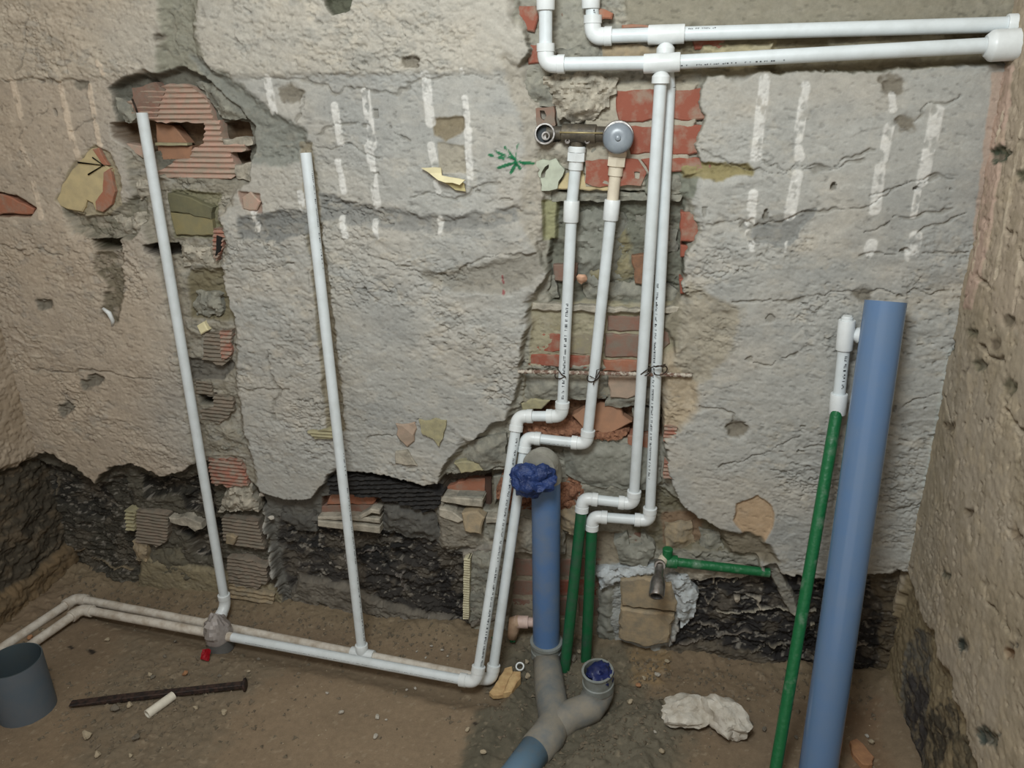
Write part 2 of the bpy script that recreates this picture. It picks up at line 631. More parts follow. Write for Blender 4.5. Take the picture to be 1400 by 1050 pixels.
def prism(name, pts, Y, thick, m, parent, jag=0.002, bev=0.002, tilt=(0, 0), step=0.014):
    """a broken brick, stone or flake: jagged outline with thickness and softened edge"""
    _pc[0] += 1
    ol = outline(pts, Y, jag, step=step, seed=_pc[0] * 13)
    cx = sum(p[0] for p in ol) / len(ol)
    cz = sum(p[1] for p in ol) / len(ol)
    bm = bmesh.new()
    rr = random.Random(_pc[0])
    front = [bm.verts.new((x, Y + (x - cx) * tilt[0] + (z - cz) * tilt[1] + rr.uniform(0, jag * .4), z)) for x, z in ol]
    back = [bm.verts.new((x, Y + thick, z)) for x, z in ol]
    f = bm.faces.new(front)
    n = len(ol)
    for i in range(n):
        bm.faces.new((front[i], front[(i + 1) % n], back[(i + 1) % n], back[i]))
    bm.faces.new(back[::-1])
    bmesh.ops.recalc_face_normals(bm, faces=bm.faces)
    if bev:
        try:
            bmesh.ops.bevel(bm, geom=[e for e in f.edges], offset=bev, segments=1, affect='EDGES', clamp_overlap=True)
        except Exception:
            pass
    bmesh.ops.triangulate(bm, faces=[f for f in bm.faces if len(f.verts) > 4])
    return obj(name, bm, m, parent)


def slab(name, pts, Y, thick, m, parent, rib=None, rough=0.0015, rs=0.02, jag=0.004, su=0.006, sv=0.0028, dome=0.0, holes=(), tilt=(0, 0)):
    """a piece with a modelled face: ribs of hollow clay block, or a lumpy mortar/stone face"""
    _pc[0] += 1
    sd_ = _pc[0]
    ol = outline(pts, Y, jag, seed=sd_ * 7)
    hs = [outline(h, Y, jag * .7, seed=sd_ * 3) for h in holes]
    xs = [p[0] for p in ol]; zs = [p[1] for p in ol]
    cx, cz = sum(xs) / len(xs), sum(zs) / len(zs)
    us = np.arange(min(xs) - su, max(xs) + 2 * su, su)
    vs = np.arange(min(zs) - sv, max(zs) + 2 * sv, sv)
    U, V = np.meshgrid(us, vs)
    sdc = poly_sdf(ol, U, V)
    for h in hs:
        sdc = np.minimum(sdc, -poly_sdf(h, U, V))
    Uc, Vc = np.meshgrid((us[:-1] + us[1:]) / 2, (vs[:-1] + vs[1:]) / 2)
    sc = poly_sdf(ol, Uc, Vc)
    for h in hs:
        sc = np.minimum(sc, -poly_sdf(h, Uc, Vc))
    y = np.full(U.shape, float(Y)) + (U - cx) * tilt[0] + (V - cz) * tilt[1]
    if rough:
        y += rough * fbm(U / rs, V / rs, 4, sd_ % 40 + 100, 0.6) * 1.5
    if rough > 0.0035:
        y += 0.55 * rough * np.abs(fbm(U / 0.011, V / 0.009, 3, sd_ % 40 + 130, 0.6)) * 2 - 0.2 * rough
    if rib:
        per, amp, skew = rib
        ph = (V + skew * U) / per
        pr = np.abs(((ph % 1) - 0.5) * 2)
        y += amp * (sstep(0.1, 0.9, pr) - 0.5)
    if dome:
        y += dome * (1 - sstep(0, 0.03, sdc))
    bm = bmesh.new()
    vid = {}

    def gv(k, i):
        if (k, i) not in vid:
            vid[(k, i)] = bm.verts.new((U[k, i], y[k, i], V[k, i]))
        return vid[(k, i)]
    faces = []
    for k in range(sc.shape[0]):
        for i in range(sc.shape[1]):
            if sc[k, i] > 0:
                faces.append(bm.faces.new((gv(k, i), gv(k, i + 1), gv(k + 1, i + 1), gv(k + 1, i))))
    if not faces:
        bm.free()
        return None
    bnd = [e for e in bm.edges if len(e.link_faces) == 1]
    # pull stair-steps of the rim onto the outline
    bv = set(v for e in bnd for v in e.verts)
    loops = [ol] + hs
    for v in bv:
        best, bp = 1e9, None
        for lp in loops:
            for i in range(len(lp)):
                ax, az = lp[i]; bx, bz = lp[(i + 1) % len(lp)]
                ex, ez = bx - ax, bz - az
                t = max(0, min(1, ((v.co.x - ax) * ex + (v.co.z - az) * ez) / (ex * ex + ez * ez + 1e-12)))
                qx, qz = ax + t * ex, az + t * ez
                dd = (qx - v.co.x) ** 2 + (qz - v.co.z) ** 2
                if dd < best:
                    best, bp = dd, (qx, qz)
        if best < (1.5 * max(su, sv)) ** 2:
            v.co.x, v.co.z = bp
    r = bmesh.ops.extrude_edge_only(bm, edges=bnd)
    for v in [g for g in r['geom'] if isinstance(g, bmesh.types.BMVert)]:
        v.co.y = Y + thick
    return obj(name, bm, m, parent, auto=50)


def rock(name, loc, size, m, seed, parent=None, sub=3, rot=0.0, rough=0.35, flat=0.0):
    bm = bmesh.new()
    bmesh.ops.create_icosphere(bm, subdivisions=sub, radius=1.0)
    rs = np.random.RandomState(seed)
    o1 = rs.rand(3) * 50
    # a few cut planes give broken faces
    planes = []
    for i in range(7):
        d = Vector(rs.randn(3)).normalized()
        planes.append((d, rs.uniform(0.55, 0.85)))
    for v in bm.verts:
        n = v.co.normalized()
        rr = 1.0
        for d, k in planes:
            c = n.dot(d)
            if c > 1e-3:
                rr = min(rr, k / c)
        q = n * 1.9 + Vector(o1)
        nz_ = fbm(np.array([q.x, q.y, q.z]), np.array([q.y, q.z, q.x]), 4, seed % 50, 0.55)
        rr *= 1 + rough * float(nz_.mean()) * 1.5
        v.co = n * rr
    Rz_ = Matrix.Rotation(rot, 3, 'Z')
    zmin = None
    for v in bm.verts:
        c = Vector((v.co.x * size[0], v.co.y * size[1], v.co.z * size[2]))
        v.co = Rz_ @ c
    zmin = min(v.co.z for v in bm.verts)
    for v in bm.verts:
        v.co += Vector(loc) + Vector((0, 0, -zmin - size[2] * 0.12))
    return obj(name, bm, m, parent, auto=28)

# ================================================================== BACK WALL
def axis(a, b, step, lo=None, lo_step=0.02, hi=None, hi_step=0.02):
    v = list(np.arange(a, b, step))
    if hi is not None:
        v += list(np.arange(b, hi, hi_step)) + [hi]
    if lo is not None:
        v = list(np.arange(lo, a - lo_step * .5, lo_step)) + v
    return v


def W(pts, Y=0.0):
    return [(p.x, p.z) for p in (at(a, b, Y) for a, b in pts)]


G_CEM = (146, 143, 131)      # cement left in the chases
G_DARK = (104, 102, 92)
G_WARM = (150, 138, 118)
TAR = (44, 43, 42)
TAR2 = (66, 62, 58)

bw = Relief(axis(X_LEFT - 0.07, X_RIGHT + 0.05, 0.0022), axis(-0.06, 1.62, 0.0022, hi=2.4), (163, 162, 156), 3)
U, V = bw.U, bw.V
PTOP, PMID = at(400, 105).z, at(400, 300).z
# colour of the plaster: cool grey with sand-coloured patches
warm = sstep(-0.25, 0.45, fbm(U / 0.16, V / 0.10, 4, 20))
bw.c = bw.c * (1 - 0.28 * warm[..., None]) + 0.28 * warm[..., None] * lin((180, 168, 150))
cool = sstep(0.05, 0.5, fbm(U / 0.22, V / 0.13, 4, 27))
bw.c = bw.c * (1 - 0.5 * cool[..., None]) + 0.5 * cool[..., None] * lin((142, 143, 140))
left_warm_light = sstep(-1.05, -1.4, U + 0.12 * fbm(U / .2, V / .2, 3, 31))  # warm light falling on the left side, painted into the plaster colour
bw.c = bw.c * (1 - 0.6 * left_warm_light[..., None]) + 0.6 * left_warm_light[..., None] * lin((176, 156, 132))
topw = sstep(PTOP - 0.005, PTOP + 0.01, V + 0.008 * bw.j1)
bw.c = bw.c * (1 - 0.35 * topw[..., None]) + 0.35 * topw[..., None] * lin((182, 172, 154))
# smoother tiled band between the two levels
band = sstep(PMID - 0.03, PMID + 0.03, V + 0.05 * fbm(U / .1, V / .1, 3, 33)) * (1 - topw)
bw.rough = 1.0 - 0.5 * band
bw.h += 0.006 * band
# grooves of the tile bed, faint vertical trowel lines
bw.c *= (1 + 0.035 * vn(U / 0.025, V / 0.6, 81) * band)[..., None]

# ---- the chases and holes; pts are corners measured on the wall
# groove above the big hole
bw.region(W([(222, -30), (268, -30), (262, 50), (272, 90), (300, 104), (318, 118), (250, 104), (214, 98), (222, 60)]),
          0.016, 0.03, 0.012, col=(136, 134, 120), lump=0.006, rough=1.1)
# shallow worn slope right of the hole
bw.region(W([(255, 75), (300, 105), (322, 118), (362, 150), (415, 182), (420, 212), (395, 225), (345, 222), (325, 170), (290, 120)]),
          0.020, 0.022, 0.010, col=(128, 129, 121), lump=0.006, rough=0.8)
# big hole at hollow blocks
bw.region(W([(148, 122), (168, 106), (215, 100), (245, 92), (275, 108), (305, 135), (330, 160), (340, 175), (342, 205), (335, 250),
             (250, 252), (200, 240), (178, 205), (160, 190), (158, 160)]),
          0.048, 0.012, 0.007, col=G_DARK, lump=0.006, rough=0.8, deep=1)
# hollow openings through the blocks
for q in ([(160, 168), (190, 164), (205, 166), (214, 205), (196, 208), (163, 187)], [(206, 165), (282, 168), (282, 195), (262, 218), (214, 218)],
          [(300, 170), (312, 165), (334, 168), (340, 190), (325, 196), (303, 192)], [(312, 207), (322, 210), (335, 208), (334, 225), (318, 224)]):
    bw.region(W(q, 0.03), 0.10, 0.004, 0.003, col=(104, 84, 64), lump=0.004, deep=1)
# the chase running down behind the pipe
bw.region(W([(168, 205), (205, 240), (335, 246), (318, 262), (296, 300), (306, 335), (300, 365), (305, 420), (318, 445), (322, 520), (330, 590), (348, 650),
             (350, 680), (268, 660), (262, 590), (246, 500), (236, 440), (226, 395), (214, 350), (190, 300), (180, 260)]),
          0.022, 0.024, 0.010, col=(140, 134, 120), lump=0.012, lump_s=0.05, rough=1.5, mott=0.35)
bw.region(W([(225, 262), (292, 266), (292, 326), (232, 326)]), 0.030, 0.01, 0.006, col=(124, 120, 96), rough=0.7)
bw.region(W([(252, 375), (296, 372), (318, 440), (256, 436)]), 0.034, 0.016, 0.008, col=(118, 110, 88), lump=0.008)
bw.region(W([(252, 492), (316, 500), (300, 520), (258, 520)]), 0.034, 0.010, 0.006, col=(104, 100, 92), lump=0.004)
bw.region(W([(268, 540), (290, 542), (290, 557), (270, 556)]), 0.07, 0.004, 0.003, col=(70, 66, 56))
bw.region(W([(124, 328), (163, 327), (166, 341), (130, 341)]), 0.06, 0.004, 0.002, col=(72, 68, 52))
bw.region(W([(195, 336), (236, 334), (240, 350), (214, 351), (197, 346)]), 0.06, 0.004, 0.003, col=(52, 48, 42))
# rough dark mortar round the cream tile
bw.region(W([(82, 280), (115, 296), (150, 292), (190, 262), (196, 300), (180, 325), (140, 328), (100, 316)]),
          0.024, 0.014, 0.008, col=(118, 114, 100), lump=0.010, rough=1.6, mott=0.3)
bw.region(W([(74, 275), (98, 225), (128, 200), (148, 210), (162, 242), (160, 280), (140, 296), (95, 292)]), 0.014, 0.008, 0.004, col=(150, 140, 118))
bw.region(W([(-20, 262), (20, 268), (48, 285), (40, 296), (-20, 296)]), 0.024, 0.006, 0.003, col=(120, 92, 74))
bw.region(W([(128, 345), (165, 345), (168, 400), (158, 440), (140, 430), (150, 390), (132, 372)]), 0.010, 0.016, 0.010, col=(112, 104, 88), lump=0.006, mott=0.5)
# pipe two, its slit and rims
bw.region(W([(405, 195), (424, 196), (436, 300), (460, 480), (470, 590), (446, 590), (430, 400), (420, 320)]), 0.014, 0.010, 0.006, col=(138, 130, 112), lump=0.004)
bw.region(W([(322, 262), (352, 266), (356, 292), (330, 286)]), 0.014, 0.006, 0.004, col=(150, 128, 114))
bw.region(W([(325, 300), (420, 290), (424, 312), (380, 330), (330, 322)]), 0.010, 0.02, 0.01, col=(122, 122, 118), lump=0.005)
# long torn band across the plaster below the tile bed
bw.region(W([(436, 268), (490, 282), (560, 296), (640, 296), (705, 284), (722, 296), (660, 312), (560, 316), (480, 306), (440, 300)]),
          0.012, 0.016, 0.012, col=(134, 133, 128), lump=0.005, rough=1.2)
bw.region(W([(580, 375), (660, 365), (740, 345), (744, 372), (690, 400), (620, 396)]), 0.008, 0.02, 0.012, col=(140, 136, 126), lump=0.004)
bw.region(W([(597, 195), (632, 200), (636, 236), (600, 236)]), 0.009, 0.004, 0.003, col=(156, 150, 136), rough=0.4)
bw.region(W([(590, 163), (632, 160), (632, 178), (608, 192), (594, 184)]), 0.012, 0.010, 0.005, col=(128, 118, 98))
bw.region(W([(446, -10), (480, -10), (478, 14), (455, 20), (445, 8)]), 0.03, 0.006, 0.004, col=(92, 92, 78))

# ---- central recess
bw.region(W([(700, -40), (702, 20), (716, 40), (722, 66), (704, 100), (714, 130), (734, 150), (737, 180), (728, 214), (740, 258), (742, 300), (734, 336), (746, 374), (724, 416), (714, 470),
             (710, 515), (704, 548), (690, 575), (640, 606), (604, 640), (600, 664), (640, 700), (640, 760), (640, 930), (925, 930), (930, 800), (1042, 792), (1040, 768), (1004, 738),
             (984, 724), (960, 712), (928, 690), (912, 640), (906, 560), (926, 510), (918, 476), (962, 426), (934, 400), (928, 356), (958, 318), (944, 280), (934, 250), (958, 230), (950, 200), (966, 160),
             (955, 138), (966, 104), (1040, 97), (1100, 99), (1210, 93), (1380, 82), (1460, 78), (1460, -60)]),
          0.034, 0.010, 0.009, col=G_CEM, lump=0.008, lump_s=0.05, rough=1.1, deep=1)
# worn sloping rim of the recess on the left
bw.region(W([(690, 80), (712, 96), (738, 148), (742, 182), (734, 214), (744, 300), (738, 340), (716, 300), (722, 214), (722, 180), (700, 120)]), 0.014, 0.03, 0.012, col=(160, 154, 142), lump=0.006, rough=1.4)
bw.region(W([(798, 116), (955, 114), (945, 140), (954, 162), (940, 200), (945, 236), (930, 256), (798, 258)]), 0.0235, 0.008, 0.004, col=(164, 157, 141), lump=0.003, rough=0.5)
# smooth concrete lintel above the pipes
bw.region(W([(845, -60), (1460, -60), (1460, 30), (1340, 36), (930, 40), (860, 34)]), 0.028, 0.012, 0.006, col=(134, 129, 114), rough=0.35, mott=0.15)
bw.region(W([(900, 42), (1380, 40), (1380, 84), (1100, 96), (966, 100), (905, 96)]), 0.04, 0.010, 0.006, col=(122, 114, 94), lump=0.007, rough=0.9)
bw.region(W([(962, 62), (1060, 58), (1062, 88), (1000, 92), (960, 84)]), 0.026, 0.010, 0.008, col=(168, 158, 128), lump=0.004, mott=0.4)
bw.region(W([(1140, 56), (1300, 46), (1300, 58), (1140, 70)]), 0.032, 0.008, 0.005, col=(150, 144, 124), mott=0.4)
# niche behind the mixer pipes
bw.region(W([(752, 266), (935, 264), (936, 300), (930, 420), (750, 420), (748, 360)]), 0.066, 0.010, 0.006, col=(112, 112, 100), lump=0.012, rough=1.0)
bw.region(W([(795, 330), (850, 325), (858, 380), (800, 400)]), 0.058, 0.03, 0.012, col=(136, 128, 100), lump=0.008, mott=0.4)
bw.region(W([(740, 276), (758, 278), (757, 332), (742, 330)]), 0.036, 0.006, 0.003, col=(142, 140, 108), rough=0.5)
bw.region(W([(726, 420), (880, 424), (930, 420), (920, 505), (720, 505)]), 0.0385, 0.010, 0.006, col=(152, 145, 122), lump=0.003, rough=0.5)
bw.region(W([(716, 512), (905, 514), (905, 556), (712, 556)]), 0.040, 0.012, 0.006, col=(134, 128, 112), lump=0.008)
bw.region(W([(712, 558), (905, 552), (905, 606), (712, 606)]), 0.075, 0.010, 0.006, col=(112, 86, 66), lump=0.008)
bw.region(W([(884, 240), (960, 232), (946, 270), (880, 270)]), 0.030, 0.010, 0.006, col=(124, 126, 114), lump=0.008)
bw.region(W([(930, 405), (968, 428), (925, 480), (905, 450)]), 0.022, 0.02, 0.010, col=(132, 126, 110), lump=0.006)
bw.region(W([(905, 500), (950, 470), (948, 560), (908, 600)]), 0.012, 0.03, 0.010, col=(164, 150, 128), lump=0.006, rough=1.3)
bw.region(W([(860, 680), (905, 680), (960, 716), (984, 728), (1010, 745), (990, 762), (900, 760), (865, 735)]), 0.046, 0.014, 0.008, col=(106, 100, 82), lump=0.008, mott=0.3)
bw.region(W([(905, 716), (955, 712), (960, 752), (910, 756)]), 0.046, 0.014, 0.008, col=(124, 104, 84), lump=0.006)
bw.region(W([(1008, 690), (1036, 680), (1056, 694), (1058, 718), (1044, 745), (1024, 738), (1004, 712)]), 0.008, 0.006, 0.004, col=(176, 152, 124), rough=0.15)
bw.region(W([(980, 726), (1040, 738), (1065, 770), (1000, 762)]), 0.020, 0.02, 0.008, col=(120, 112, 96), lump=0.004)

bw.region(W([(934, 228), (1022, 225), (1026, 236), (975, 247), (936, 242)]), 0.018, 0.012, 0.010, col=(140, 130, 94), lump=0.004)
bw.region(W([(1000, 306), (1060, 300), (1114, 286), (1096, 318), (1078, 334), (1036, 328)]), 0.010, 0.010, 0.012, col=(132, 132, 128), rough=0.5)
bw.region(W([(940, 395), (1010, 425), (1000, 470), (960, 520), (930, 500)]), 0.006, 0.03, 0.015, col=(152, 145, 130), lump=0.008, rough=1.5)

# ---- lower edge: plaster gone, tar-painted blocks behind
# left: earth-dark blocks
bw.region(W([(-60, 655), (-20, 662), (12, 648), (40, 628), (62, 622), (78, 632), (100, 640), (128, 664), (146, 640), (182, 636), (212, 652), (240, 650), (268, 634), (300, 640), (350, 668),
             (352, 700), (380, 850), (300, 900), (-60, 980)]), 0.044, 0.012, 0.010, col=(84, 80, 70), lump=0.016, lump_s=0.06, rough=1.6, mott=0.0, deep=1)
bw.region(W([(-60, 668), (40, 640), (120, 672), (158, 660), (178, 795), (90, 790), (-60, 840)]), 0.060, 0.02, 0.012, col=(62, 59, 52), lump=0.016, lump_s=0.07, rough=1.9, mott=0.4)
bw.region(W([(40, 650), (110, 668), (140, 700), (120, 730), (60, 700)]), 0.070, 0.02, 0.012, col=(48, 46, 42), lump=0.01, mott=0.4)
bw.region(W([(178, 660), (232, 668), (276, 655), (280, 690), (230, 688), (185, 690)]), 0.070, 0.010, 0.008, col=(42, 40, 36), lump=0.008, mott=0.3)
bw.region(W([(232, 690), (276, 684), (284, 715), (240, 708)]), 0.074, 0.008, 0.006, col=(36, 34, 32), mott=0.2)
bw.region(W([(228, 718), (286, 722), (296, 752), (286, 768), (268, 775), (256, 770), (246, 745), (230, 738)]), 0.074, 0.008, 0.006, col=(34, 33, 31), mott=0.25)
bw.region(W([(340, 668), (378, 682), (392, 690), (370, 705), (350, 700)]), 0.07, 0.008, 0.005, col=(30, 29, 28))
# plaster strip at foot of wall, left
bw.region(W([(182, 772), (300, 796), (385, 820), (385, 860), (175, 830)]), 0.030, 0.016, 0.008, col=(136, 126, 102), lump=0.006, rough=0.9, mott=0.25)
# middle tar panel
bw.region(W([(346, 672), (384, 684), (420, 686), (442, 666), (450, 652), (480, 646), (530, 652), (572, 664), (604, 664), (640, 690), (646, 760), (640, 880), (560, 900), (470, 880), (384, 850), (368, 760)]),
          0.040, 0.010, 0.009, col=(100, 98, 92), lump=0.010, rough=1.3, deep=1)
bw.region(W([(372, 720), (420, 726), (470, 736), (540, 738), (585, 752), (632, 780), (628, 866), (560, 872), (480, 856), (400, 830), (380, 790)]),
          0.052, 0.02, 0.014, col=(58, 55, 52), lump=0.014, rough=2.0, mott=0.0)
bw.region(W([(380, 722), (440, 736), (530, 742), (570, 758), (520, 790), (440, 770), (392, 752)]), 0.056, 0.02, 0.012, col=(40, 39, 38), lump=0.012, mott=0.4)
bw.region(W([(588, 770), (632, 790), (628, 862), (600, 850)]), 0.056, 0.02, 0.012, col=(42, 40, 39), lump=0.010, mott=0.3)
bw.region(W([(400, 800), (470, 815), (520, 842), (610, 860), (600, 890), (470, 868), (386, 842)]), 0.030, 0.016, 0.010, col=(112, 106, 96), lump=0.010, rough=1.3, mott=0.3)
bw.region(W([(448, 656), (480, 648), (560, 664), (606, 676), (598, 700), (560, 696), (520, 676), (450, 672)]), 0.040, 0.008, 0.006, col=(46, 45, 45), rough=1.0)
bw.region(W([(432, 690), (522, 680), (522, 732), (430, 728)]), 0.07, 0.006, 0.004, col=(104, 78, 64))
bw.region(W([(590, 690), (642, 696), (650, 760), (600, 756)]), 0.020, 0.02, 0.010, col=(128, 122, 110), lump=0.008, rough=1.3)
bw.region(W([(600, 660), (665, 654), (668, 706), (604, 704)]), 0.080, 0.006, 0.004, col=(86, 80, 70))
bw.region(W([(662, 652), (712, 650), (700, 706), (664, 706)]), 0.066, 0.006, 0.004, col=(104, 98, 84))
bw.region(W([(628, 762), (700, 748), (690, 850), (640, 866)]), 0.022, 0.010, 0.006, col=(134, 128, 118), lump=0.006, rough=1.2)
# behind the blue drain: brick courses set back
bw.region(W([(700, 740), (845, 740), (845, 900), (690, 900)]), 0.0565, 0.010, 0.006, col=(142, 132, 114), lump=0.003, rough=0.5)
bw.region(W([(818, 790), (905, 775), (945, 790), (955, 830), (930, 900), (840, 900)]), 0.040, 0.014, 0.010, col=(156, 158, 154), lump=0.010, rough=1.4, mott=0.2)
bw.region(W([(905, 790), (950, 790), (962, 830), (948, 905), (915, 905)]), 0.026, 0.014, 0.010, col=(172, 170, 164), lump=0.012, rough=1.6, mott=0.35)
# right tar panel
bw.region(W([(930, 790), (1000, 782), (1046, 786), (1090, 788), (1140, 796), (1190, 790), (1246, 786), (1300, 780), (1300, 1000), (1150, 985), (1080, 970), (960, 930), (905, 925), (935, 850)]),
          0.042, 0.010, 0.010, col=(46, 44, 43), lump=0.016, rough=1.9, deep=1)
bw.region(W([(905, 900), (960, 888), (1080, 925), (1230, 955), (1260, 1010), (900, 985)]), 0.036, 0.02, 0.014, col=(96, 88, 76), lump=0.010, rough=1.3, mott=0.35)
bw.region(W([(1190, 790), (1250, 780), (1260, 960), (1205, 960), (1215, 850)]), 0.036, 0.02, 0.014, col=(98, 88, 72), lump=0.010, rough=1.2, mott=0.45)
bw.region(W([(1044, 775), (1062, 772), (1090, 830), (1096, 850), (1080, 846)]), 0.020, 0.006, 0.004, col=(132, 128, 118), lump=0.004)
# pale torn paper/mortar lines across the tar
for pts, c_ in (([(982, 846), (1010, 850), (1050, 848), (1118, 846)], (176, 168, 150)), ([(930, 858), (960, 868), (985, 872)], (140, 132, 120)),
                ([(1012, 826), (1032, 832), (1044, 846)], (168, 158, 142)), ([(985, 806), (970, 838), (962, 830)], (140, 130, 116)),
                ([(930, 890), (990, 884), (1030, 880)], (120, 112, 102)), ([(1030, 908), (1056, 894), (1080, 898)], (128, 120, 106)),
                ([(1000, 808), (1016, 803)], (150, 142, 126)), ([(1160, 905), (1190, 895)], (140, 130, 116)), ([(960, 910), (1010, 922), (1060, 934)], (110, 102, 92)),
                ([(455, 742), (458, 775), (470, 790)], (128, 122, 116)), ([(530, 790), (545, 800), (540, 825)], (130, 122, 116)), ([(400, 735), (420, 742), (412, 752)], (150, 142, 132)),
                ([(480, 768), (512, 772)], (120, 112, 106)), ([(600, 690), (585, 700)], (120, 114, 108)), ([(15, 735), (45, 712)], (120, 108, 92)), ([(60, 690), (50, 660)], (110, 100, 84)),
                ([(110, 778), (140, 788), (165, 792)], (138, 124, 100)), ([(70, 770), (100, 764)], (128, 112, 88)), ([(540, 852), (600, 872), (612, 884)], (128, 122, 114))):
    bw.crack(W(pts), 0.0036, -0.009, 0.016, c_, 0.85)
# loose flaky relief on all tar-dark parts, pale specks
dk = sstep(0.12, 0.03, bw.c.mean(-1)) * bw.deep
fl1 = fbm(U / 0.030, V / 0.013, 4, 140, 0.62)
bw.h -= dk * 0.014 * np.maximum(fl1, -0.2)
spk = dk * sstep(0.24, 0.46, fbm(U / 0.014, V / 0.007, 3, 150, 0.6))
bw.c = bw.c * (1 - 0.65 * spk[..., None]) + 0.65 * spk[..., None] * lin((142, 136, 126))
brn = dk * sstep(0.0, 0.35, fbm(U / 0.06, V / 0.04, 4, 158, 0.6))
bw.c = bw.c * (1 - 0.5 * brn[..., None]) + 0.5 * brn[..., None] * lin((104, 96, 84))

# ---- corner at right: pinkish strip and pale trowelled edge
bw.region(W([(1358, 100), (1384, 96), (1352, 330), (1330, 330)]), None, 0.006, 0.004, col=(170, 152, 138))
bw.streak(W([(1300, 480)])[0], W([(1245, 770)])[0], 0.012, (172, 176, 170), 0.7, 0.2)

# ---- cracks in the plaster
for pts in ([(0, 335), (50, 342), (88, 346)], [(34, 20), (30, 70), (15, 100)], [(0, 112), (40, 108), (80, 110), (112, 112)], [(20, 190), (58, 150), (62, 140)], [(92, 180), (128, 168)],
            [(340, 108), (400, 108), (440, 112), (455, 124), (490, 120), (540, 128), (580, 106), (640, 104), (700, 106)], [(410, 130), (412, 150), (400, 162)],
            [(425, 190), (455, 168), (500, 164), (545, 186), (560, 194)], [(430, 205), (470, 200), (512, 212)], [(560, 272), (584, 266), (620, 270), (680, 252)],
            [(520, 240), (512, 238)], [(430, 320), (420, 390)], [(612, 380), (660, 352), (735, 346)], [(500, 352), (560, 366), (600, 384)], [(330, 372), (380, 368), (400, 360)],
            [(500, 600), (560, 590), (575, 570)], [(360, 470), (380, 540), (372, 560)], [(330, 532), (395, 536)], [(40, 504), (88, 508), (150, 510), (222, 520)],
            [(1030, 212), (1080, 230), (1130, 226), (1200, 206)], [(1096, 235), (1150, 226), (1186, 220)], [(1235, 168), (1270, 148), (1312, 126)], [(1184, 322), (1230, 300), (1300, 282)],
            [(1010, 310), (1080, 300), (1120, 288), (1190, 282), (1250, 250), (1300, 242)], [(1190, 270), (1280, 248)], [(1255, 316), (1320, 292)], [(1180, 348), (1320, 348)], [(965, 310), (1030, 306)],
            [(960, 210), (1010, 230), (1092, 232)], [(1000, 420), (1050, 408), (1096, 412)], [(1120, 404), (1180, 400), (1300, 398)], [(1020, 490), (1052, 502), (1092, 484)], [(960, 556), (1000, 570), (1008, 600)],
            [(1100, 614), (1150, 610)], [(980, 640), (1040, 622), (1090, 600)], [(1210, 560), (1280, 540)], [(1215, 700), (1265, 690)], [(800, 150), (830, 168)], [(230, 20), (236, 60)]):
    bw.crack(W(pts), RNG.uniform(0.0025, 0.005), 0.005, 0.014, (116, 110, 98), 0.45)
for x, y, r in ((1218, 118, 15), (1240, 168, 13), (1008, 590, 12), (120, 525, 8), (90, 560, 10), (28, 600, 9), (130, 520, 12), (60, 415, 10), (1180, 405, 8), (395, 128, 14), (560, 84, 10), (215, 50, 6), (110, 114, 7)):
    bw.region(W([(x - r, y - r * .4), (x, y - r * .7), (x + r, y - r * .3), (x + r * .8, y + r * .5), (x - r * .6, y + r * .6)]), 0.012, 0.014, 0.013, col=(122, 116, 104))

# ---- white adhesive ribs left by the old tiles
ST = (206, 204, 198)
for a, b, w_ in (((14, 112), (26, 160), 11), ((28, 205), (38, 225), 9), ((79, 112), (96, 190), 10), ((98, 190), (106, 218), 10), ((120, 118), (134, 200), 9), ((44, 250), (56, 298), 9), ((134, 85), (140, 100), 8),
                 ((364, 108), (372, 152), 12), ((456, 145), (464, 195), 11), ((460, 222), (468, 262), 10), ((498, 126), (508, 200), 13), ((503, 200), (514, 282), 12), ((580, 102), (587, 168), 13),
                 ((588, 200), (594, 230), 11), ((634, 135), (640, 180), 9), ((638, 180), (642, 250), 10), ((595, 250), (598, 262), 9), ((630, 95), (631, 100), 5), ((466, 300), (472, 322), 10), ((510, 305), (514, 325), 8),
                 ((600, 300), (602, 320), 8), ((345, 290), (350, 315), 9), ((408, 265), (413, 290), 9),
                 ((1046, 110), (1034, 215), 14), ((1102, 118), (1092, 190), 12), ((1090, 240), (1080, 295), 14), ((1030, 265), (1026, 305), 12), ((1216, 175), (1208, 218), 12), ((1204, 230), (1197, 288), 14),
                 ((1282, 152), (1271, 205), 15), ((1270, 210), (1262, 248), 14), ((1256, 262), (1250, 295), 8), ((1252, 325), (1246, 350), 16), ((1192, 335), (1186, 348), 14), ((1220, 130), (1222, 150), 8),
                 ((1076, 332), (1073, 344), 4), ((1024, 320), (1030, 340), 10), ((1092, 205), (1094, 215), 12)):
    A_, B_ = W([a])[0], W([b])[0]
    bw.streak(A_, B_, w_ * 0.00155, ST if a[0] > 300 else (200, 184, 164), 0.85, 0.42)  # ribs at the left carry the same painted warm light

# ---- drawn green mark
for a, b in (((676, 208), (694, 214)), ((694, 214), (716, 224)), ((690, 202), (706, 220)), ((708, 198), (704, 222)), ((712, 222), (728, 224)), ((706, 222), (698, 236)), ((668, 212), (690, 217)), ((680, 230), (704, 222)), ((700, 214), (710, 230))):
    A_, B_ = W([a])[0], W([b])[0]
    bw.streak(A_, B_, 0.0062, (24, 104, 66), 0.95, 0.32)
for x, y in ((686, 378), (688, 398), (687, 384)):
    A_, B_ = W([(x, y)])[0], W([(x + 1, y + 3)])[0]
    bw.streak(A_, B_, 0.006, (130, 40, 50), 0.7, 0.3)

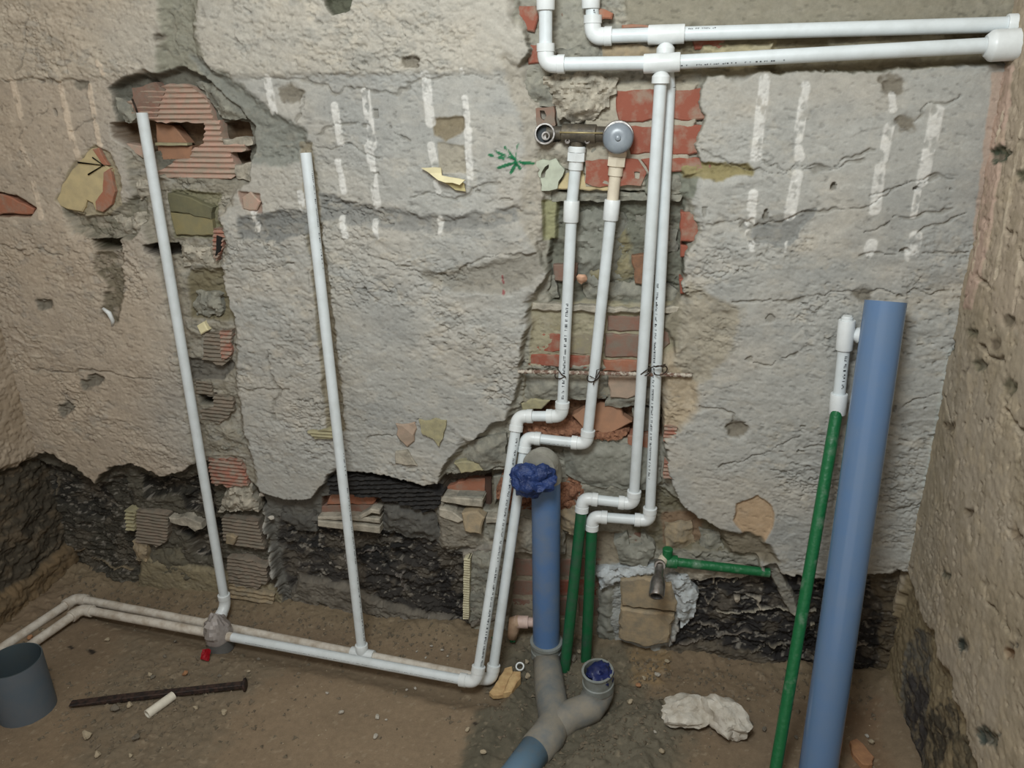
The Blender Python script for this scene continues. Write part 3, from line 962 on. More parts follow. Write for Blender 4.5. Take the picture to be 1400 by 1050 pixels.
# ---- the face itself: swells, torn layers, crumbs and pits
smooth_ = sstep(-0.12, 0.22, fbm(U / 0.17, V / 0.11, 3, 205))
RG = bw.rough * (0.5 + 0.6 * smooth_)
bw.h += 0.006 * fbm(U / 0.35, V / 0.30, 3, 200)
bw.h += 0.0042 * RG * fbm(U / 0.055, V / 0.042, 4, 210)
wv_ = 2.4 * fbm(U / 0.20, V / 0.14, 4, 220)
t_ = V / 0.060 + wv_
fr = t_ - np.floor(t_)
msk = sstep(0.0, 0.4, fbm(U / 0.09, V / 0.05, 3, 230))
bw.h -= 0.0045 * RG * msk * (np.power(fr, 2.2) - 0.3)
t2 = V / 0.024 + 2.6 * fbm(U / 0.06, V / 0.05, 4, 240)
f2 = t2 - np.floor(t2)
m2 = sstep(0.05, 0.4, fbm(U / 0.045, V / 0.035, 3, 250)) * np.clip(RG - 0.25, 0, 2)
bw.h -= 0.0026 * m2 * (np.power(f2, 2) - 0.3)
# crumbled patches: rounded lumps with sharp gaps between them
patch = sstep(-0.15, 0.3, fbm(U / 0.12, V / 0.08, 4, 255)) * np.clip(RG - 0.15, 0, 2)
gaps = np.abs(fbm(U / 0.020 + 0.5 * V / 0.020, V / 0.014, 4, 258, 0.62))
gap = sstep(0.16, 0.0, gaps)
bw.h += 0.0052 * patch * gap
crumb = fbm(U / 0.013 + 0.6 * V / 0.013, V / 0.009, 3, 260, 0.6)
bw.h += 0.0024 * np.clip(RG, 0.25, 2) * crumb
pit = sstep(0.42, 0.6, fbm(U / 0.012, V / 0.006 + 0.3 * U / 0.012, 2, 270, 0.5))
bw.h += 0.0035 * pit * np.clip(RG, 0.4, 1.4)
grain = vn(U / 0.0045, V / 0.0045, 280)
bw.h += 0.0007 * np.clip(RG, 0.3, 1.3) * grain
# sand-coloured and bluish cement crumbs mixed in the face
mx1 = (sstep(0.12, 0.40, fbm(U / 0.030, V / 0.018, 4, 284, 0.6)) * 0.30 * np.clip(RG, 0.3, 1) * (1 - sstep(0.3, 0.06, bw.c.mean(-1))))[..., None]
bw.c = bw.c * (1 - mx1) + mx1 * lin((188, 178, 160))
mx2 = (sstep(0.14, 0.40, fbm(U / 0.034, V / 0.020, 4, 294, 0.6)) * 0.30 * np.clip(RG, 0.3, 1) * (1 - sstep(0.3, 0.06, bw.c.mean(-1))))[..., None]
bw.c = bw.c * (1 - mx2) + mx2 * lin((126, 127, 123))
bw.c *= (1 + 0.09 * crumb + 0.05 * fbm(U / 0.03, V / 0.02, 3, 290) + 0.04 * grain)[..., None]
bw.c *= (1 - 0.20 * pit)[..., None]  # shade inside the pits painted into the colour


def wall_xyz(U_, V_, h):
    return np.stack([U_, h, V_], -1)


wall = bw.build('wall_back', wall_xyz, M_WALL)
OFF['wall_back'] = Vector((0, 0, 0))

# ================================================================== RIGHT WALL (u = distance from the corner)
rwf = Relief(axis(-0.14, 0.72, 0.0032, hi=2.3), axis(-0.06, 1.55, 0.0032, hi=2.4), (164, 152, 134), 5)
U, V = rwf.U, rwf.V


def RW(pts):
    return [(-p.y, p.z) for p in (rw(a, b) for a, b in pts)]


wm = sstep(-0.3, 0.4, fbm(U / 0.15, V / 0.12, 4, 320))
rwf.c = rwf.c * (1 - 0.5 * wm[..., None]) + 0.5 * wm[..., None] * lin((150, 136, 112))
rwf.rough[:] = 0.55
upz = rw(1300, 390).z
up = sstep(upz - 0.01, upz + 0.01, V + 0.03 * rwf.j1)
rwf.c = rwf.c * (1 - 0.4 * up[..., None]) + 0.4 * up[..., None] * lin((176, 158, 138))
# pink corner strip
rwf.region(RW([(1366, 90), (1388, 90), (1352, 330), (1330, 420), (1318, 420), (1335, 330)]), -0.003, 0.008, 0.004, col=(182, 158, 142), rough=0.3)
for a, b, w_ in (((1374, 155), (1362, 200), .008), ((1398, 170), (1360, 380), .010), ((1340, 320), (1332, 370), .007), ((1400, 330), (1388, 390), .010), ((1412, 120), (1396, 240), .008)):
    A_, B_ = RW([a])[0], RW([b])[0]
    rwf.streak(A_, B_, w_, (198, 184, 162), 0.8, 0.2)
# lower plaster torn off, mouldy block behind
rwf.region(RW([(1238, 780), (1262, 850), (1276, 868), (1280, 900), (1300, 930), (1302, 960), (1318, 985), (1322, 1010), (1334, 1060), (1360, 1200), (1100, 1200), (1180, 960)]),
           0.020, 0.010, 0.012, col=(138, 124, 98), lump=0.006, rough=1.1, deep=1)
rwf.region(RW([(1240, 860), (1262, 868), (1256, 920), (1250, 1060), (1252, 1150), (1205, 1150), (1216, 960), (1228, 880)]), 0.026, 0.012, 0.010, col=(96, 92, 84), lump=0.006, mott=0.5)
rwf.region(RW([(1225, 930), (1246, 915), (1250, 1000), (1240, 1060), (1218, 1060)]), 0.026, 0.02, 0.02, col=(66, 62, 60), lump=0.004, mott=0.55)
rwf.region(RW([(1250, 980), (1290, 960), (1300, 985), (1262, 1060), (1250, 1060)]), 0.022, 0.02, 0.024, col=(70, 64, 54), lump=0.004, mott=0.7)
rwf.region(RW([(1290, 1010), (1312, 1000), (1320, 1060), (1290, 1080)]), 0.020, 0.014, 0.014, col=(90, 82, 66), mott=0.5)
for pts in ([(1376, 310), (1392, 330), (1396, 380)], [(1336, 380), (1356, 394)], [(1340, 475), (1372, 495)], [(1290, 540), (1300, 580)], [(1372, 560), (1400, 590)], [(1350, 820), (1372, 850)], [(1390, 400), (1380, 440)]):
    rwf.crack(RW(pts), 0.005, 0.008, 0.012, (104, 94, 78), 0.6)
for x, y, r, c_ in ((1366, 212, 12, (70, 76, 62)), (1340, 500, 10, (100, 96, 80)), (1296, 476, 8, (100, 96, 80)), (1330, 455, 8, (104, 98, 80)), (1298, 585, 8, (110, 98, 80)), (1380, 530, 9, (104, 98, 80)),
                     (1318, 882, 7, (60, 64, 58)), (1386, 882, 5, (60, 62, 60)), (1380, 892, 6, (112, 88, 64)), (1350, 1008, 15, (66, 72, 66)), (1348, 996, 6, (80, 80, 70)), (1294, 786, 6, (88, 90, 80)), (1378, 440, 7, (110, 100, 84)),
                     (1360, 470, 6, (112, 100, 84)), (1398, 240, 8, (90, 88, 70)), (1325, 700, 5, (120, 108, 90)), (1390, 730, 6, (124, 110, 92))):
    rwf.region(RW([(x - r, y - r * .5), (x, y - r * .8), (x + r, y - r * .2), (x + r * .8, y + r * .6), (x - r * .6, y + r * .7)]), 0.007, 0.012, 0.012, col=c_, mott=0.3)
dk = sstep(0.16, 0.05, rwf.c.mean(-1)) * rwf.deep
rwf.h -= dk * 0.008 * np.maximum(fbm(U / 0.03, V / 0.02, 4, 340, 0.6), -0.2)
rwf.h += 0.005 * fbm(U / 0.3, V / 0.3, 3, 350) + 0.0035 * rwf.rough * fbm(U / 0.05, V / 0.05, 4, 355)
cr_ = fbm(U / 0.014, V / 0.013, 4, 370, 0.6)
rwf.h += 0.0016 * (0.5 + rwf.rough) * cr_
pt_ = sstep(0.0, 0.4, fbm(U / 0.14, V / 0.12, 4, 372)) * (0.4 + rwf.rough)
rwf.h += 0.0030 * pt_ * sstep(0.14, 0.0, np.abs(fbm(U / 0.030, V / 0.028, 4, 374, 0.6)))
pit = sstep(0.46, 0.62, fbm(U / 0.014, V / 0.012, 2, 375))
rwf.h += 0.0035 * pit
mx1 = (sstep(0.1, 0.4, fbm(U / 0.035, V / 0.03, 4, 384, 0.6)) * 0.4 * (1 - rwf.deep))[..., None]
rwf.c = rwf.c * (1 - mx1) + mx1 * lin((184, 168, 142))
mx2 = (sstep(0.12, 0.4, fbm(U / 0.035, V / 0.03, 4, 388, 0.6)) * 0.4 * (1 - rwf.deep))[..., None]
rwf.c = rwf.c * (1 - mx2) + mx2 * lin((134, 122, 100))
spk = (rwf.deep * sstep(0.05, 0.3, fbm(U / 0.022, V / 0.030, 4, 392, 0.65)) * 0.6)[..., None]
rwf.c = rwf.c * (1 - spk) + spk * lin((128, 116, 94))
rwf.c *= (1 + 0.07 * cr_ - 0.2 * pit)[..., None]  # pits darkened in the colour too, as painted shade
rwf.build('wall_right', lambda a, b, h: np.stack([X_RIGHT + h, -a, b], -1), M_WALLR, flip=False)

# ================================================================== LEFT WALL
lwf = Relief(axis(-0.14, 0.45, 0.0036, hi=2.3), axis(-0.06, 0.95, 0.0036, hi=2.4), (166, 152, 134), 9)
U, V = lwf.U, lwf.V


def LW(pts):
    return [(-p.y, p.z) for p in (rw(a, b, X_LEFT) for a, b in pts)]


wm = sstep(-0.3, 0.4, fbm(U / 0.15, V / 0.12, 4, 420))
lwf.c = lwf.c * (1 - 0.5 * wm[..., None]) + 0.5 * wm[..., None] * lin((140, 124, 102))
lwf.region([(-0.1, 0.46), (0.05, 0.44), (0.16, 0.47), (0.30, 0.43), (0.6, 0.45), (2.4, 0.46), (2.4, -0.1), (-0.1, -0.1)], 0.035, 0.012, 0.014, col=(74, 68, 58), lump=0.014, rough=1.6, deep=1)
lwf.region([(-0.1, 0.12), (0.1, 0.10), (0.3, 0.13), (2.4, 0.12), (2.4, -0.1), (-0.1, -0.1)], 0.020, 0.02, 0.014, col=(118, 100, 76), lump=0.012, rough=1.3, mott=0.35)
dk = sstep(0.12, 0.03, lwf.c.mean(-1)) * lwf.deep
lwf.h -= dk * 0.012 * np.maximum(fbm(U / 0.03, V / 0.014, 4, 440, 0.6), -0.2)
brn = dk * sstep(0.0, 0.35, fbm(U / 0.05, V / 0.04, 4, 458, 0.6))
lwf.c = lwf.c * (1 - 0.5 * brn[..., None]) + 0.5 * brn[..., None] * lin((112, 96, 76))
spk = dk * sstep(0.30, 0.48, fbm(U / 0.016, V / 0.007, 3, 460, 0.6))
lwf.c = lwf.c * (1 - 0.5 * spk[..., None]) + 0.5 * spk[..., None] * lin((132, 120, 102))
lwf.c *= (1 + 0.12 * fbm(U / 0.03, V / 0.02, 4, 462, 0.6))[..., None]
lwf.h += 0.004 * sstep(0.14, 0.0, np.abs(fbm(U / 0.022, V / 0.016, 4, 464, 0.6)))
lwf.h += 0.005 * fbm(U / 0.3, V / 0.3, 3, 450) + 0.004 * fbm(U / 0.05, V / 0.03, 4, 455)
lwf.h += 0.002 * fbm(U / 0.014, V / 0.010, 3, 470, 0.6)
lwf.build('wall_left', lambda a, b, h: np.stack([X_LEFT - h, -a, b], -1), M_WALLR, flip=True)

# ================================================================== FLOOR (h = how far down)
ff = Relief(axis(X_LEFT - 0.06, X_RIGHT + 0.06, 0.0042), axis(-0.72, 0.11, 0.0042, lo=-2.3, lo_step=0.03), (128, 111, 90), 13)
U, V = ff.U, ff.V


def FLR(pts):
    return [(p.x, p.y) for p in (fl(a, b) for a, b in pts)]


wm = sstep(-0.3, 0.4, fbm(U / 0.30, V / 0.20, 4, 520))
ff.c = ff.c * (1 - 0.5 * wm[..., None]) + 0.5 * wm[..., None] * lin((114, 99, 82))
ff.rough[:] = 0.45
# swept pale concrete in front
ff.region(FLR([(330, 940), (560, 940), (690, 985), (660, 1080), (300, 1100), (250, 1010)]), None, 0.15, 0.03, col=(134, 117, 96), rough=0.25, cut=0.7)
# grit round the bar, left
ff.region(FLR([(180, 880), (330, 880), (380, 900), (300, 960), (260, 1080), (110, 1080), (150, 980)]), -0.004, 0.14, 0.05, col=(112, 102, 86), rough=1.5, cut=0.75, mott=0.3)
# loose soil heaped along the foot of the wall
berm = sstep(-0.075, 0.03, V + 0.03 * fbm(U / 0.12, V / 0.12, 3, 530))
ff.h -= 0.030 * berm * (0.6 + 0.6 * fbm(U / 0.09, V / 0.09, 3, 535))
ff.rough += 0.8 * berm
bl = sstep(0.16, -0.02, U - X_LEFT) * sstep(-0.5, -0.2, V)
ff.h -= 0.045 * bl * (0.7 + 0.4 * fbm(U / 0.06, V / 0.06, 3, 538))
ff.rough += 0.9 * bl
br_ = sstep(-0.07, 0.02, U - X_RIGHT)
ff.h -= 0.020 * br_
ff.c = ff.c * (1 - 0.5 * berm[..., None]) + 0.5 * berm[..., None] * lin((122, 110, 88))
# opened trench with grey mud round the drain
ff.region(FLR([(690, 890), (740, 880), (850, 900), (900, 930), (925, 985), (905, 1060), (860, 1140), (640, 1140), (668, 1010), (712, 985), (700, 930)]), -0.002, 0.12, 0.04, col=(104, 97, 82), lump=0.012, lump_s=0.06, rough=1.9, mott=0.15)
ff.region(FLR([(705, 905), (735, 895), (810, 960), (850, 950), (840, 1000), (770, 1060), (690, 1075), (720, 985)]), 0.016, 0.07, 0.02, col=(96, 91, 78), lump=0.010, rough=1.7)
ff.region(FLR([(780, 1040), (850, 985), (900, 960), (912, 1000), (880, 1080), (800, 1120)]), -0.020, 0.06, 0.02, col=(106, 100, 86), lump=0.012, rough=1.8)
ff.region(FLR([(676, 930), (716, 930), (712, 1000), (640, 1060), (655, 990)]), -0.008, 0.05, 0.02, col=(92, 87, 74), lump=0.010, rough=1.6)
ff.region(FLR([(900, 905), (1000, 905), (1080, 950), (1060, 975), (960, 960), (890, 950)]), -0.004, 0.06, 0.03, col=(120, 104, 84), lump=0.006, rough=0.9)
ff.region(FLR([(870, 890), (905, 900), (900, 935), (872, 930)]), -0.010, 0.05, 0.03, col=(132, 112, 84), lump=0.006, rough=1.2, mott=0.4)
ff.region(FLR([(1160, 970), (1200, 965), (1215, 1050), (1160, 1060)]), None, 0.06, 0.03, col=(120, 96, 74), cut=0.6)
# shallow groove; shadow of the floor pipes painted into its darker colour
ff.region(FLR([(130, 840), (300, 872), (480, 905), (640, 946), (690, 950), (680, 966), (630, 962), (480, 925), (300, 890), (150, 852)]), 0.012, 0.05, 0.012, col=(112, 98, 80), rough=0.4, cut=0.9)
ff.h += 0.004 * fbm(U / 0.25, V / 0.25, 3, 540)
ff.h += 0.006 * np.clip(ff.rough - 0.3, 0, 2) * fbm(U / 0.035, V / 0.035, 4, 545, 0.6)
cr_ = fbm(U / 0.012, V / 0.012, 3, 550, 0.6)
ff.h += 0.0022 * ff.rough * cr_
clod = sstep(0.25, 0.55, fbm(U / 0.016, V / 0.016, 2, 555))
ff.h -= 0.006 * clod * np.clip(ff.rough - 0.5, 0, 1.5)
ff.c *= (1 + 0.08 * cr_ + 0.10 * fbm(U / 0.08, V / 0.08, 4, 560))[..., None]
sp_ = sstep(0.50, 0.62, fbm(U / 0.010, V / 0.010, 2, 565))
ff.c = ff.c * (1 - 0.35 * sp_[..., None]) + 0.35 * sp_[..., None] * lin((160, 146, 124))
for x, y, r in ((97, 885, 5), (240, 876, 3), (125, 890, 8), (650, 990, 6), (930, 870, 4)):
    ff.region(FLR([(x - r, y - r * .4), (x, y - r * .5), (x + r, y), (x, y + r * .5)]), None, 0.006, 0.004, col=(52, 46, 40))
floor = ff.build('floor', lambda a, b, h: np.stack([a, b, -h], -1), M_FLOOR)
FZ = (ff.us, ff.vs, -ff.h)


def floor_z(x, y):
    i = int(np.clip(np.searchsorted(FZ[0], x), 0, len(FZ[0]) - 1))
    k = int(np.clip(np.searchsorted(FZ[1], y), 0, len(FZ[1]) - 1))
    return float(FZ[2][k, i])

# ================================================================== PIECES SHOWING IN THE BACK WALL (parts of wall_back)
def B(pts_or_box, Y=0.030, m=None, name='brick', thick=0.06, jag=0.002, bev=0.0025, tilt=(0, 0)):
    p = pts_or_box
    if len(p) == 4 and not isinstance(p[0], (tuple, list)):
        x0, y0, x1, y1 = p
        p = [(x0, y0), (x1, y0 + 1), (x1, y1 + 1), (x0, y1)]
    return prism(name, p, Y, thick, m or M_BRICK, wall, jag, bev, tilt)


# upper recess: red courses right of the mixer
B([(844, 124), (900, 123), (968, 121), (972, 164), (900, 165), (846, 166), (842, 150)], 0.020, jag=0.003)
B([(858, 173), (972, 171), (972, 210), (862, 211)], 0.020, jag=0.003)
slab('brick', [(800, 219), (872, 218), (884, 236), (876, 254), (820, 256), (800, 250)], 0.016, 0.05, M_BRICK, wall, rough=0.001, jag=0.003, su=0.0035, sv=0.0035, holes=([(867, 234), (875, 235), (874, 246), (868, 244)],))
B([(876, 218), (972, 216), (972, 240), (955, 234), (915, 236), (888, 238)], 0.018)
B([(812, 166), (846, 130), (850, 164), (838, 172)], 0.046, M_BRICKD)
B([(806, 178), (858, 174), (860, 212), (808, 212)], 0.036, M_BRICK)
B([(698, 6), (732, 8), (736, 24), (730, 44), (702, 36)], 0.026)
B([(737, 6), (770, 6), (770, 36), (742, 40)], 0.036, M_BRICKD)
B([(716, 60), (742, 62), (742, 86), (722, 88)], 0.030)
B([(800, 10), (826, 12), (838, 18), (836, 26), (806, 28)], 0.014, M_BRICKO, jag=0.004)
B([(850, 34), (890, 35), (890, 40), (850, 40)], 0.024, M_BRICKO)
B([(945, 52), (992, 52), (990, 68), (950, 68)], 0.034)
slab('brick', [(732, 147), (757, 145), (760, 172), (734, 173)], 0.010, 0.03, M_BRICKD, wall, rough=0.001, jag=0.002, su=0.004, sv=0.004, holes=([(738, 151), (744, 151), (747, 158), (744, 165), (739, 162)],))
# lumps of old mortar and stone round the mixer
slab('mortar_lump', [(742, 104), (790, 96), (846, 106), (843, 128), (822, 150), (806, 168), (762, 166), (752, 140)], 0.002, 0.05, M_MORTL, wall, rough=0.012, rs=0.03, jag=0.008, su=0.003, sv=0.003, dome=0.016)
slab('mortar_lump', [(758, 68), (818, 64), (822, 80), (770, 82)], 0.012, 0.04, M_MORT, wall, rough=0.006, rs=0.03, su=0.0035, sv=0.0035, dome=0.01)
slab('stone', [(822, 62), (902, 62), (900, 78), (824, 80)], 0.018, 0.04, M_STONE, wall, rough=0.004, rs=0.03, su=0.0035, sv=0.0035, dome=0.008)
slab('mortar_lump', [(718, 96), (752, 92), (748, 118), (756, 146), (730, 148), (716, 124)], 0.006, 0.05, M_MORT, wall, rough=0.008, rs=0.03, su=0.0035, sv=0.0035, dome=0.014)
slab('mortar_lump', [(735, 198), (790, 190), (806, 212), (778, 232), (752, 226), (736, 215)], 0.014, 0.05, M_MORTL, wall, rough=0.006, rs=0.03, su=0.0035, sv=0.0035, dome=0.012)
slab('mortar_lump', [(795, 196), (840, 192), (842, 214), (800, 216)], 0.016, 0.04, M_MORT, wall, rough=0.005, rs=0.03, su=0.0035, sv=0.0035, dome=0.010)
slab('paint_patch', [(733, 221), (760, 216), (772, 232), (762, 258), (740, 261)], 0.012, 0.03, mat('pale_green_paint', (182, 188, 170), (162, 166, 150), 0.85, 0.3, 40), wall, rough=0.001, jag=0.004, su=0.003, sv=0.003, holes=([(745, 228), (751, 224), (750, 230), (746, 234), (745, 243), (739, 244), (740, 236)],))
B([(760, 258), (772, 238), (795, 232), (812, 246), (836, 252), (834, 261)], 0.022, M_CREAM, 'tile_fragment', 0.012, jag=0.003, tilt=(0.0, 0.25))
B([(797, 236), (818, 244), (834, 248), (834, 254), (814, 250)], 0.016, M_MORTL, 'mortar_lump', 0.02, jag=0.003)
slab('stone', [(884, 244), (928, 240), (934, 264), (888, 268)], 0.020, 0.05, M_MORT, wall, rough=0.006, rs=0.03, su=0.0035, sv=0.0035, dome=0.012)
slab('mortar_lump', [(742, 262), (935, 264), (930, 276), (752, 276)], 0.026, 0.06, M_MORT, wall, rough=0.006, rs=0.02, su=0.005, sv=0.004, dome=0.010)
# small bricks at the right rim of the niche
B((930, 290, 956, 330), 0.022); B((930, 335, 954, 352), 0.024)
B([(928, 382), (946, 380), (962, 394), (954, 402), (930, 402)], 0.020)
# niche contents
slab('stone', [(775, 300), (815, 285), (852, 292), (862, 340), (850, 388), (812, 405), (782, 392), (772, 345)], 0.050, 0.05, M_CONC, wall, rough=0.010, rs=0.04, su=0.004, sv=0.004, jag=0.008, dome=0.014)
slab('stone', [(868, 282), (926, 282), (926, 345), (884, 348), (866, 330)], 0.058, 0.05, M_MORT, wall, rough=0.008, rs=0.04, su=0.004, sv=0.004, dome=0.010)
B([(863, 350), (884, 348), (886, 388), (868, 388)], 0.046, mat('rusty_patch', (140, 104, 80), (120, 92, 74), 0.95, 0.6, 80), 'brick', 0.05, 0.003)
B([(756, 362), (790, 360), (786, 384), (758, 384)], 0.044, M_BRICKD)
slab('mortar_lump', [(736, 380), (758, 376), (764, 408), (740, 412)], 0.036, 0.05, M_MORT, wall, rough=0.006, rs=0.03, su=0.0035, sv=0.0035, dome=0.010)
slab('mortar_lump', [(796, 392), (900, 386), (928, 400), (925, 418), (800, 416)], 0.046, 0.05, M_MORT, wall, rough=0.008, rs=0.035, su=0.004, sv=0.004, dome=0.012)
rk = rock('stone', at(795, 388, 0.028), (0.015, 0.012, 0.012), mat('pink_stone', (206, 164, 136), (190, 150, 124), 0.9, 0.3, 60), 5, wall, 2)
# courses under the niche
B([(728, 414), (830, 420), (880, 424), (930, 420), (926, 428), (830, 428), (726, 424)], 0.022, M_MORTL, 'mortar_lump', 0.04, jag=0.003)
B((724, 428, 772, 452), 0.036, M_BRICKG); B((776, 430, 824, 452), 0.038, M_BRICKG); B((830, 432, 884, 453), 0.034, M_BRICKD)
B([(740, 456), (772, 456), (772, 482), (728, 480)], 0.034); B((776, 456, 822, 484), 0.036, M_BRICKG); B((827, 457, 884, 488), 0.032, M_BRICKD)
B([(724, 484), (806, 487), (806, 504), (720, 500)], 0.032); B((824, 492, 876, 508), 0.032, M_BRICKO)
B([(884, 440), (912, 430), (916, 470), (886, 500)], 0.034, M_BRICKD)
slab('mortar_lump', [(716, 512), (830, 516), (828, 548), (714, 552)], 0.026, 0.05, M_MORT, wall, rough=0.007, rs=0.035, su=0.004, sv=0.004, dome=0.012)
B([(832, 516), (884, 516), (882, 532), (858, 546), (834, 544)], 0.026, mat('pinkish_broken_brick', (170, 148, 130), (154, 138, 122), 0.95, 0.3, 45), 'brick', 0.05, 0.003)
slab('mortar_lump', [(832, 538), (905, 528), (904, 556), (826, 558)], 0.032, 0.05, M_MORT, wall, rough=0.006, rs=0.03, su=0.004, sv=0.004, dome=0.010)
# broken clay and dust in the slot below
B([(782, 568), (812, 556), (846, 552), (852, 570), (864, 578), (836, 590), (800, 588)], 0.040, M_CLAYIN, 'tile_fragment', 0.03, jag=0.004, tilt=(0.05, 0.35))
B([(712, 552), (728, 544), (752, 548), (740, 560), (714, 562)], 0.030, M_RIBY, 'tile_fragment', 0.02, jag=0.003)
slab('brick_dust', [(712, 578), (738, 572), (780, 582), (802, 592), (860, 596), (850, 604), (780, 606), (712, 606)], 0.010, 0.07, M_GRAVEL, wall, rough=0.009, rs=0.010, su=0.004, sv=0.004, dome=0.02, tilt=(0, 0.5))
B([(858, 596), (892, 594), (892, 622), (860, 622)], 0.030, M_BRICKO)
slab('mortar_lump', [(864, 560), (904, 556), (902, 590), (868, 592)], 0.044, 0.05, M_MORT, wall, rough=0.006, rs=0.03, su=0.004, sv=0.004)
# concrete block with a crack, and dust pile by the drain
slab('stone', [(770, 612), (830, 606), (862, 612), (900, 620), (905, 660), (880, 672), (806, 668), (772, 650)], 0.018, 0.06, M_CONC, wall, rough=0.006, rs=0.06, su=0.0035, sv=0.0035, dome=0.010)
slab('brick_dust', [(684, 648), (740, 640), (796, 644), (808, 668), (800, 690), (760, 700), (690, 696), (676, 676)], 0.026, 0.06, M_GRAVEL, wall, rough=0.010, rs=0.010, su=0.004, sv=0.004, dome=0.02, tilt=(0, 0.3))
slab('stone', [(806, 672), (866, 676), (862, 700), (812, 696)], 0.030, 0.05, M_MORT, wall, rough=0.006, rs=0.03, su=0.004, sv=0.004, dome=0.010)
# left lower corner of the recess: sawn hollow block
B([(606, 668), (640, 655), (664, 654), (662, 676), (606, 680)], 0.062, M_BRICKO)
B([(602, 679), (660, 684), (659, 694), (634, 692), (602, 686)], 0.022, M_MORTL, 'block_web', 0.06, jag=0.001)
B([(612, 678), (660, 680), (660, 685), (608, 682)], 0.030, M_MORT, 'block_web', 0.05, jag=0.001)
B([(662, 652), (672, 652), (672, 708), (664, 708)], 0.062, mat('gap_shade', (84, 62, 52), (72, 56, 48), 0.95, 0.3, 50), 'block_web', 0.04, jag=0.001)  # dark strip standing in for the shade of an upright gap
B([(674, 652), (712, 648), (708, 668), (682, 672), (676, 690)], 0.050, M_MORT, 'block_web', 0.04, jag=0.002)
B([(672, 698), (700, 698), (700, 708), (672, 706)], 0.050, M_BRICKD)
B([(630, 704), (652, 702), (662, 710), (658, 730), (636, 726)], 0.004, M_STONE, 'stone', 0.06, jag=0.003, bev=0.004, tilt=(0, 0.2))
B([(664, 708), (705, 710), (704, 716), (664, 716)], 0.008, M_MORTL, 'block_web', 0.05, jag=0.001)
slab('mortar_lump', [(664, 716), (704, 717), (702, 738), (668, 736)], 0.018, 0.05, M_MORT, wall, rough=0.004, rs=0.02, su=0.005, sv=0.004)
B([(600, 696), (618, 700), (634, 712), (626, 716), (600, 706)], 0.008, M_MORTL, 'mortar_lump', 0.04, jag=0.003)
slab('mortar_lump', [(702, 712), (770, 716), (772, 762), (700, 756)], 0.020, 0.05, M_MORTL, wall, rough=0.008, rs=0.035, su=0.004, sv=0.004, dome=0.012)
slab('stone', [(764, 702), (796, 694), (802, 716), (792, 738), (766, 728)], 0.010, 0.06, M_STONE, wall, rough=0.006, rs=0.03, su=0.0035, sv=0.0035, dome=0.012)
# pale ribbed block edge by the tar panel
slab('hollow_block_edge', [(634, 764), (643, 763), (641, 846), (633, 846)], 0.004, 0.03, mat('pale_ribs', (196, 190, 160), (176, 168, 142), 0.9, 0.3, 60), wall, rib=(0.0075, 0.005, 0), rough=0.001, jag=0.001, su=0.005, sv=0.0018)
slab('mortar_lump', [(646, 758), (690, 752), (676, 846), (640, 852)], 0.012, 0.05, M_MORT, wall, rough=0.008, rs=0.03, su=0.004, sv=0.004, dome=0.006)
# brick courses behind the blue drain
for x0, x1 in ((700, 734), (764, 786), (789, 832)):
    for y0, y1, m_ in ((764, 788, M_BRICKD), (793, 814, M_BRICK), (818, 842, M_BRICKD), (846, 868, M_BRICKG)):
        B((x0 + RNG.randint(-2, 2), y0, x1 + RNG.randint(-1, 1), y1), 0.052 + RNG.uniform(0, .006), m_ if x0 > 720 else M_BRICKD)
# tan stones beside the green pipes, whitewash behind the little valve
B([(848, 794), (880, 790), (918, 800), (926, 826), (924, 838), (850, 830)], 0.010, M_STONE, 'stone', 0.07, jag=0.003, bev=0.005)
B([(848, 833), (922, 842), (914, 880), (880, 886), (846, 874)], 0.006, M_STONE, 'stone', 0.07, jag=0.004, bev=0.005)
slab('stone', [(818, 806), (846, 790), (846, 850), (838, 890), (816, 870)], 0.036, 0.05, M_CONC, wall, rough=0.006, rs=0.03, su=0.004, sv=0.004, dome=0.012)
slab('mortar_lump', [(812, 786), (880, 776), (900, 784), (880, 800), (840, 800), (820, 812)], 0.012, 0.05, mat('whitewashed_mortar', (188, 194, 196), (160, 162, 160), 0.95, 0.7, 50), wall, rough=0.009, rs=0.02, su=0.004, sv=0.004, dome=0.012)
slab('mortar_lump', [(908, 792), (940, 788), (956, 818), (948, 850), (930, 862), (922, 830)], 0.008, 0.05, mat('whitewashed_mortar', (1, 1, 1)), wall, rough=0.011, rs=0.02, su=0.004, sv=0.004, dome=0.012)
slab('mortar_lump', [(838, 742), (860, 730), (882, 734), (896, 752), (884, 778), (846, 774)], 0.014, 0.05, M_CONC, wall, rough=0.006, rs=0.03, su=0.0035, sv=0.0035, dome=0.010,
     holes=([(856, 730), (876, 732), (878, 748), (860, 750)],))
B([(857, 728), (878, 730), (878, 750), (858, 750)], 0.040, M_BRICKD)
slab('stone', [(908, 718), (946, 716), (952, 750), (912, 754)], 0.028, 0.05, M_STONE, wall, rough=0.006, rs=0.03, su=0.004, sv=0.004, dome=0.012)
slab('stone', [(955, 724), (984, 730), (990, 756), (960, 756)], 0.028, 0.05, M_MORT, wall, rough=0.006, rs=0.03, su=0.004, sv=0.004, dome=0.012)
slab('mortar_lump', [(920, 780), (1000, 776), (1030, 784), (1020, 792), (940, 796)], 0.010, 0.05, M_MORTL, wall, rough=0.006, rs=0.02, su=0.005, sv=0.004, dome=0.010)
# ribbed block ends showing at the recess rim, right
for y0 in (582, 632):
    slab('hollow_block', [(908, y0), (926, y0 + 2), (924, y0 + 24), (907, y0 + 22)], 0.006, 0.03, M_RIBR, wall, rib=(0.0095, 0.005, 0), rough=0.001, jag=0.002, su=0.006, sv=0.002)

